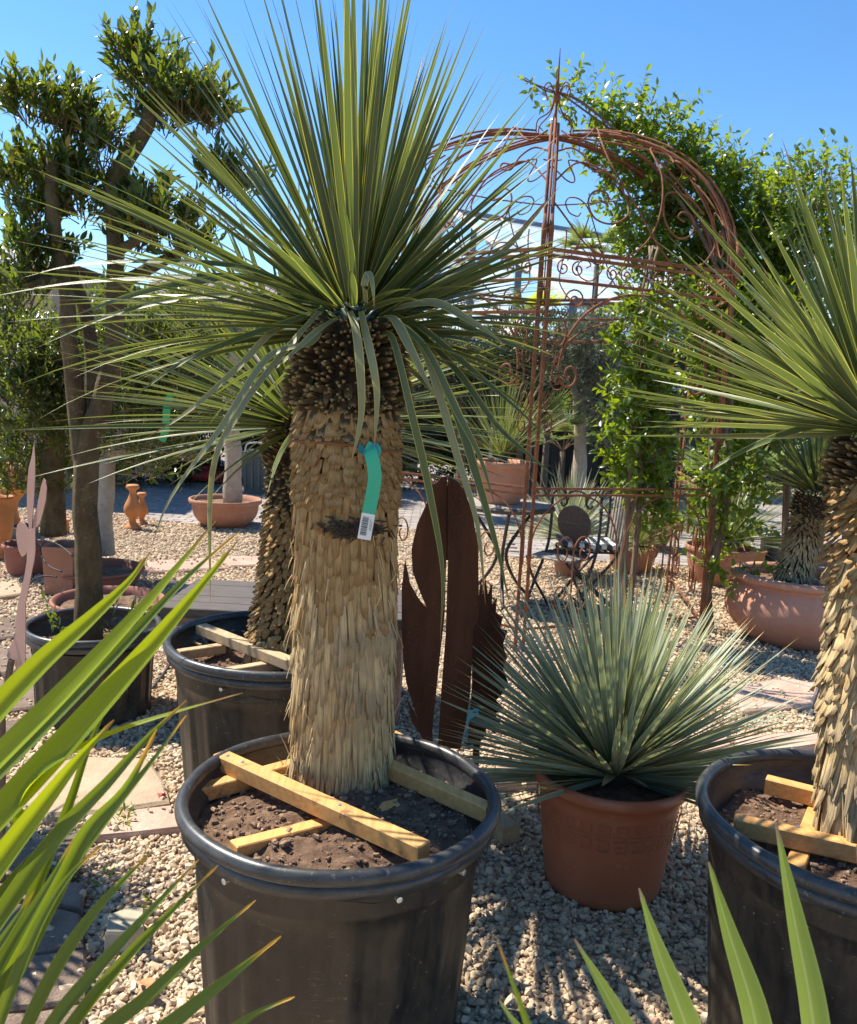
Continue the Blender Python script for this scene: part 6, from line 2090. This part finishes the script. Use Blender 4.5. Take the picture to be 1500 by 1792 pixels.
# ================================================================== SMALL THINGS ON THE GRAVEL
q = [G(x, y, .065) for x, y in ((184, 1632), (190, 1600), (228, 1586), (252, 1588), (252, 1622), (226, 1632))]
c = sum(q, Vector()) / 6
V = [(p.x + (p.x - c.x) * .06, p.y + (p.y - c.y) * .06 - .004, 0.0) for p in q] + [(p.x, p.y, .058) for p in q] + [(c.x + (p.x - c.x) * .93, c.y + (p.y - c.y) * .93, .066) for p in q]
F = [(i, i + 6, (i + 1) % 6 + 6, (i + 1) % 6) for i in range(6)] + [(i + 6, i + 12, (i + 1) % 6 + 12, (i + 1) % 6 + 6) for i in range(6)] + [tuple(range(17, 11, -1))]
solo('stone_block', Geo().add(V, F), M['stone_pale'], 'pale squared stone block lying on the gravel beside the brown edging stones', 'stone block', (c.x, c.y, 0))
bpy.data.objects['stone_block'].data.transform(Matrix.Translation((0, 0, 0)))
def curled(name, label, cat, pts, w, mat):
    g = ribbon(pts, w, (0, 0, 1), 4, fold=.5, base_w=.3, peak=.45)
    return solo(name, g, mat, label, cat, tuple(pts[0]), smooth=True)
curled('dry_leaf', 'curled orange brown dry leaf on the gravel near the front left', 'leaf', [G(246, 1716, .02), G(262, 1724, .045), G(284, 1736, .03)], .035, M['dry_leaf'])
curled('dry_leaf', 'brown dry leaf on the pinkish strip of paving', 'leaf', [G(160, 1432, .03), G(172, 1428, .045), G(184, 1424, .03)], .025, M['dry_leaf'])
solo('petal', Geo().lathe([(0, 0), (.012, .003), (.014, .010), (.008, .018), (0, .02)], 9, G(283, 1397, .03), mod=lambda a, j, r, z: r * (1 + .3 * math.sin(3 * a))), M['red_leaf'], 'small crumpled red petal on the corner of the sandstone slab', 'petal', tuple(G(283, 1397, .03)))
wd = Geo()
gq = np.random.default_rng(12)
for (x, y, n_) in ((217, 1424, 14), (214, 1440, 12), (70, 1532, 10), (100, 1528, 10), (120, 1535, 8), (268, 1578, 5), (180, 1538, 4)):
    b = G(x, y, .03)
    O = np.tile(np.array(b), (n_, 1)) + gq.normal(0, .018, (n_, 3)) * np.array([1, 1, .1])
    D = np.c_[gq.normal(0, .7, n_), gq.normal(0, .7, n_), np.full(n_, .8)]
    fr = frames(O, unit(D), gq.normal(0, 1, (n_, 3)) + np.array([0, 0, 1]), np.full(n_, .010), gq.uniform(.02, .045, n_))
    join_pieces(fr, LEAVES, gq.integers(0, 3, n_), gq.random(n_), wd)
solo('weeds', wd, M['vine'], kind='stuff')
# wooden foot block beside the big pot
bk = G(868, 1472, .0)
solo('wood_block', Geo().box((bk.x + .02, bk.y + .03, .035), (.07, .12, .07), Matrix.Rotation(.5, 3, 'Z'), bev=.004), M['wood_grey'], 'short weathered wood block on the gravel against the big black pot', 'wood block', (bk.x, bk.y, 0))
fc = G(1120, 1345, .01)

# ================================================================== NEAR PALM BLADES
def palm_blades(name, label, blades, base, group=None, stem=None):
    t = thing(name, label, 'palm', base, group)
    for pts, w, mk, face, tw in blades:
        part('segment', ribbon([P(*q) for q in pts], w, face, 6, fold=.55, base_w=.75, peak=.45, blunt=.16, twist=tw), M[mk], t, smooth=True)
    if stem:
        part('stalk', Geo().tube([P(*q) for q in stem], .008, 8), M['vine_stem'], t, smooth=True)
    return t
up_l = (-.35, -.75, .55)
palm_blades('palm_leaf', 'bright yellow green palm leaf reaching in from the left edge with broad glowing segments', [
    ([(-260, 1560, .95), (-80, 1340, .93), (60, 1180, .92), (160, 1085, .92), (225, 1020, .93), (263, 966, .94)], .036, 'palm', up_l, .3),
    ([(-260, 1640, .92), (-60, 1400, .90), (120, 1215, .89), (250, 1072, .89), (320, 985, .90), (378, 912, .91)], .036, 'palm', up_l, -.2),
    ([(-240, 1720, .90), (-60, 1500, .88), (130, 1290, .87), (260, 1140, .87), (350, 1030, .87), (415, 948, .88)], .036, 'palm', (-.3, -.8, .5), .2),
    ([(-260, 1660, .97), (-60, 1420, .96), (90, 1265, .96), (210, 1140, .96), (330, 1010, .97), (420, 930, .98)], .022, 'palm_dark', up_l, .1),
    ([(-240, 1780, .86), (-60, 1590, .84), (40, 1460, .84), (130, 1340, .84), (200, 1260, .84)], .030, 'palm', (-.2, -.8, .6), .3),
    ([(-160, 1800, .9), (20, 1470, .88), (40, 1400, .87), (80, 1350, .86), (180, 1292, .86), (300, 1250, .87), (425, 1213, .88)], .016, 'palm', (0, -.55, .85), -.4),
    ([(-60, 1850, .95), (60, 1570, .93), (120, 1420, .92), (160, 1300, .92), (207, 1190, .93)], .017, 'palm_dark', (-.4, -.8, .3), .2),
], P(-260, 1640, .92))
palm_blades('palm_leaf', 'second palm leaf at the left with yellow tipped segments crossing the sandstone slab', [
    ([(-200, 1900, .86), (-20, 1640, .84), (90, 1480, .83), (190, 1370, .82), (260, 1290, .82), (326, 1226, .83)], .022, 'palm_dark', (-.2, -.7, .6), .4),
    ([(-200, 1920, .84), (0, 1680, .82), (110, 1540, .81), (200, 1420, .81), (270, 1330, .81), (326, 1252, .82)], .020, 'palm_dark', (-.35, -.8, .45), -.2),
    ([(-160, 1960, .83), (0, 1740, .81), (80, 1590, .8), (150, 1460, .8), (220, 1380, .8), (275, 1275, .81)], .024, 'palm_dark', (.1, -.7, .7), .5),
    ([(-200, 1830, .88), (-60, 1660, .87), (30, 1540, .86), (110, 1450, .86), (150, 1400, .86)], .022, 'palm_dark', (-.3, -.7, .5), .1),
    ([(-200, 1960, .80), (-60, 1800, .79), (20, 1660, .79), (80, 1560, .79), (130, 1470, .79)], .020, 'palm_dark', (-.3, -.7, .5), .1),
], P(-200, 1900, .86))
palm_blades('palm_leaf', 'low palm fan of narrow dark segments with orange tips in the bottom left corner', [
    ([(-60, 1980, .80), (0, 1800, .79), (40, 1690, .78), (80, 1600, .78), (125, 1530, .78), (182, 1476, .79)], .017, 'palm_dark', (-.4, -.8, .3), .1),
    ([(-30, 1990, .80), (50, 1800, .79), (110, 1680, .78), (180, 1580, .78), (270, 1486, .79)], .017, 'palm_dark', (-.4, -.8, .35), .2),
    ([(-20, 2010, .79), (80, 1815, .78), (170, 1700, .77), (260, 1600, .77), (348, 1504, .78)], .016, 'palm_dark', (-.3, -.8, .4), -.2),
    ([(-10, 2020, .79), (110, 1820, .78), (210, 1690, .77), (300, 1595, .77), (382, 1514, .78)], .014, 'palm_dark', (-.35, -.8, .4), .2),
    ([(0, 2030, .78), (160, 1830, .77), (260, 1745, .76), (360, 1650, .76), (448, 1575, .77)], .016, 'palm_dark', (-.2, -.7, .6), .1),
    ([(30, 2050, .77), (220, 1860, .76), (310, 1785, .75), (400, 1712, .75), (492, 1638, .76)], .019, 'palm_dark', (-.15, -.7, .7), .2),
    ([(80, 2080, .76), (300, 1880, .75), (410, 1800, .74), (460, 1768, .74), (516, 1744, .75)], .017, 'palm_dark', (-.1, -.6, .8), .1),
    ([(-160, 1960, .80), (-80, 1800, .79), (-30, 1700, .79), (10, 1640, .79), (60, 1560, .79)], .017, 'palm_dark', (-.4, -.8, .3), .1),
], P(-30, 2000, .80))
palm_blades('palm_leaf', 'pale ribbed palm segments standing upright along the bottom right edge', [
    ([(1235, 2120, .84), (1165, 1950, .83), (1110, 1830, .82), (1050, 1720, .82), (1005, 1643, .82)], .026, 'palm_pale', (.2, -.9, .3), .1),
    ([(1290, 2110, .82), (1235, 1900, .81), (1195, 1780, .80), (1150, 1660, .80), (1118, 1554, .80)], .031, 'palm_pale', (.1, -.9, .3), .1),
    ([(1340, 2110, .82), (1340, 1920, .81), (1318, 1770, .80), (1275, 1630, .80), (1240, 1508, .80)], .031, 'palm_pale', (.0, -.9, .3), -.1),
    ([(1400, 2110, .82), (1430, 1920, .81), (1420, 1770, .80), (1388, 1600, .80), (1357, 1438, .80)], .030, 'palm_pale', (-.1, -.9, .3), .1),
    ([(1160, 2120, .86), (1060, 1960, .85), (960, 1850, .84), (905, 1795, .84), (873, 1750, .84)], .024, 'palm_pale', (.2, -.9, .3), .1),
    ([(1470, 2110, .82), (1530, 1920, .81), (1540, 1770, .80), (1520, 1620, .80), (1499, 1478, .80)], .028, 'palm_pale', (-.2, -.9, .3), .1),
    ([(1130, 2120, .46), (1010, 1960, .45), (940, 1830, .45), (905, 1740, .45), (872, 1650, .45)], .006, 'palm_dark', (-.2, -.9, .3), .1),
], P(1340, 2110, .82))

# the rest of the left palm: a fan palm standing just beyond the left edge of the view
hub = Vector((-2.12, 2.62, 1.12))
t = thing('fan_palm', 'fan palm on a short trunk standing left of the metal dragonfly', 'fan palm', (hub.x, hub.y, 0))
part('trunk', Geo().tube(cr([Vector((hub.x, hub.y, 0)), Vector((hub.x + .02, hub.y, .6)), hub], 5), [.08] * 6 + [.07] * 5, 12), M['bark_dark'], t, smooth=True)
g_ = np.random.default_rng(77)
st, lf = Geo(), Geo()
for i in range(15):
    az = i * 2.4 + g_.normal(0, .2); el = g_.uniform(.0, 1.15)
    d = Vector((math.cos(az) * math.cos(el), math.sin(az) * math.cos(el), math.sin(el)))
    p = hub + d * g_.uniform(.28, .42)
    st.tube(cr([hub, hub.lerp(p, .5) + Vector((0, 0, .03)), p], 3), [.007] * 6 + [.005], 5)
    sd_ = d.cross(Vector((0, 0, 1))).normalized()
    nr = sd_.cross(d)
    k = 19
    an = np.linspace(-1.5, 1.5, k)
    D = np.outer(np.cos(an), np.array(d)) + np.outer(np.sin(an), np.array(sd_)) - np.array([0, 0, .15])
    fr = frames(np.tile(np.array(p), (k, 1)), unit(D), np.tile(np.array(nr), (k, 1)) + g_.normal(0, .12, (k, 3)), np.full(k, .026), .36 * (1 - .25 * np.abs(an) / 1.5))
    join_pieces(fr, BLADES[:4], g_.integers(0, 4, k), g_.random(k), lf)
part('stalks', st, M['vine_stem'], t, kind='stuff')
part('leaves', lf, M['palm_far'], t, smooth=True, kind='stuff')

# dry bits and fallen leaflets on the gravel
ll_ = Geo()
gq = np.random.default_rng(21)
n_ = 240
yy = gq.uniform(1.3, 6.5, n_)
xx_ = gq.uniform(-.52, .52, n_) * yy
O = np.c_[xx_, yy, np.full(n_, .022) + gq.uniform(0, .01, n_)]
ok = np.ones(n_, bool)
for c, r in ((POT_MAIN, .42), (POT_BACK, .45), (POT_RIGHT, .42), (POT_BROWN, .27), (POT_OLIVE, .34), (POT_BOWL, .48)):
    ok &= np.hypot(O[:, 0] - c.x, O[:, 1] - c.y) > r
O = O[ok]; n_ = len(O)
fr = frames(O, unit(gq.normal(0, 1, (n_, 3)) * np.array([1, 1, .15])), gq.normal(0, .35, (n_, 3)) + np.array([0, 0, 1]), gq.uniform(.006, .014, n_), gq.uniform(.02, .05, n_))
solo('leaf_litter', join_pieces(fr, LEAVES, gq.integers(0, 3, n_), gq.random(n_)), M['litter'], kind='stuff')
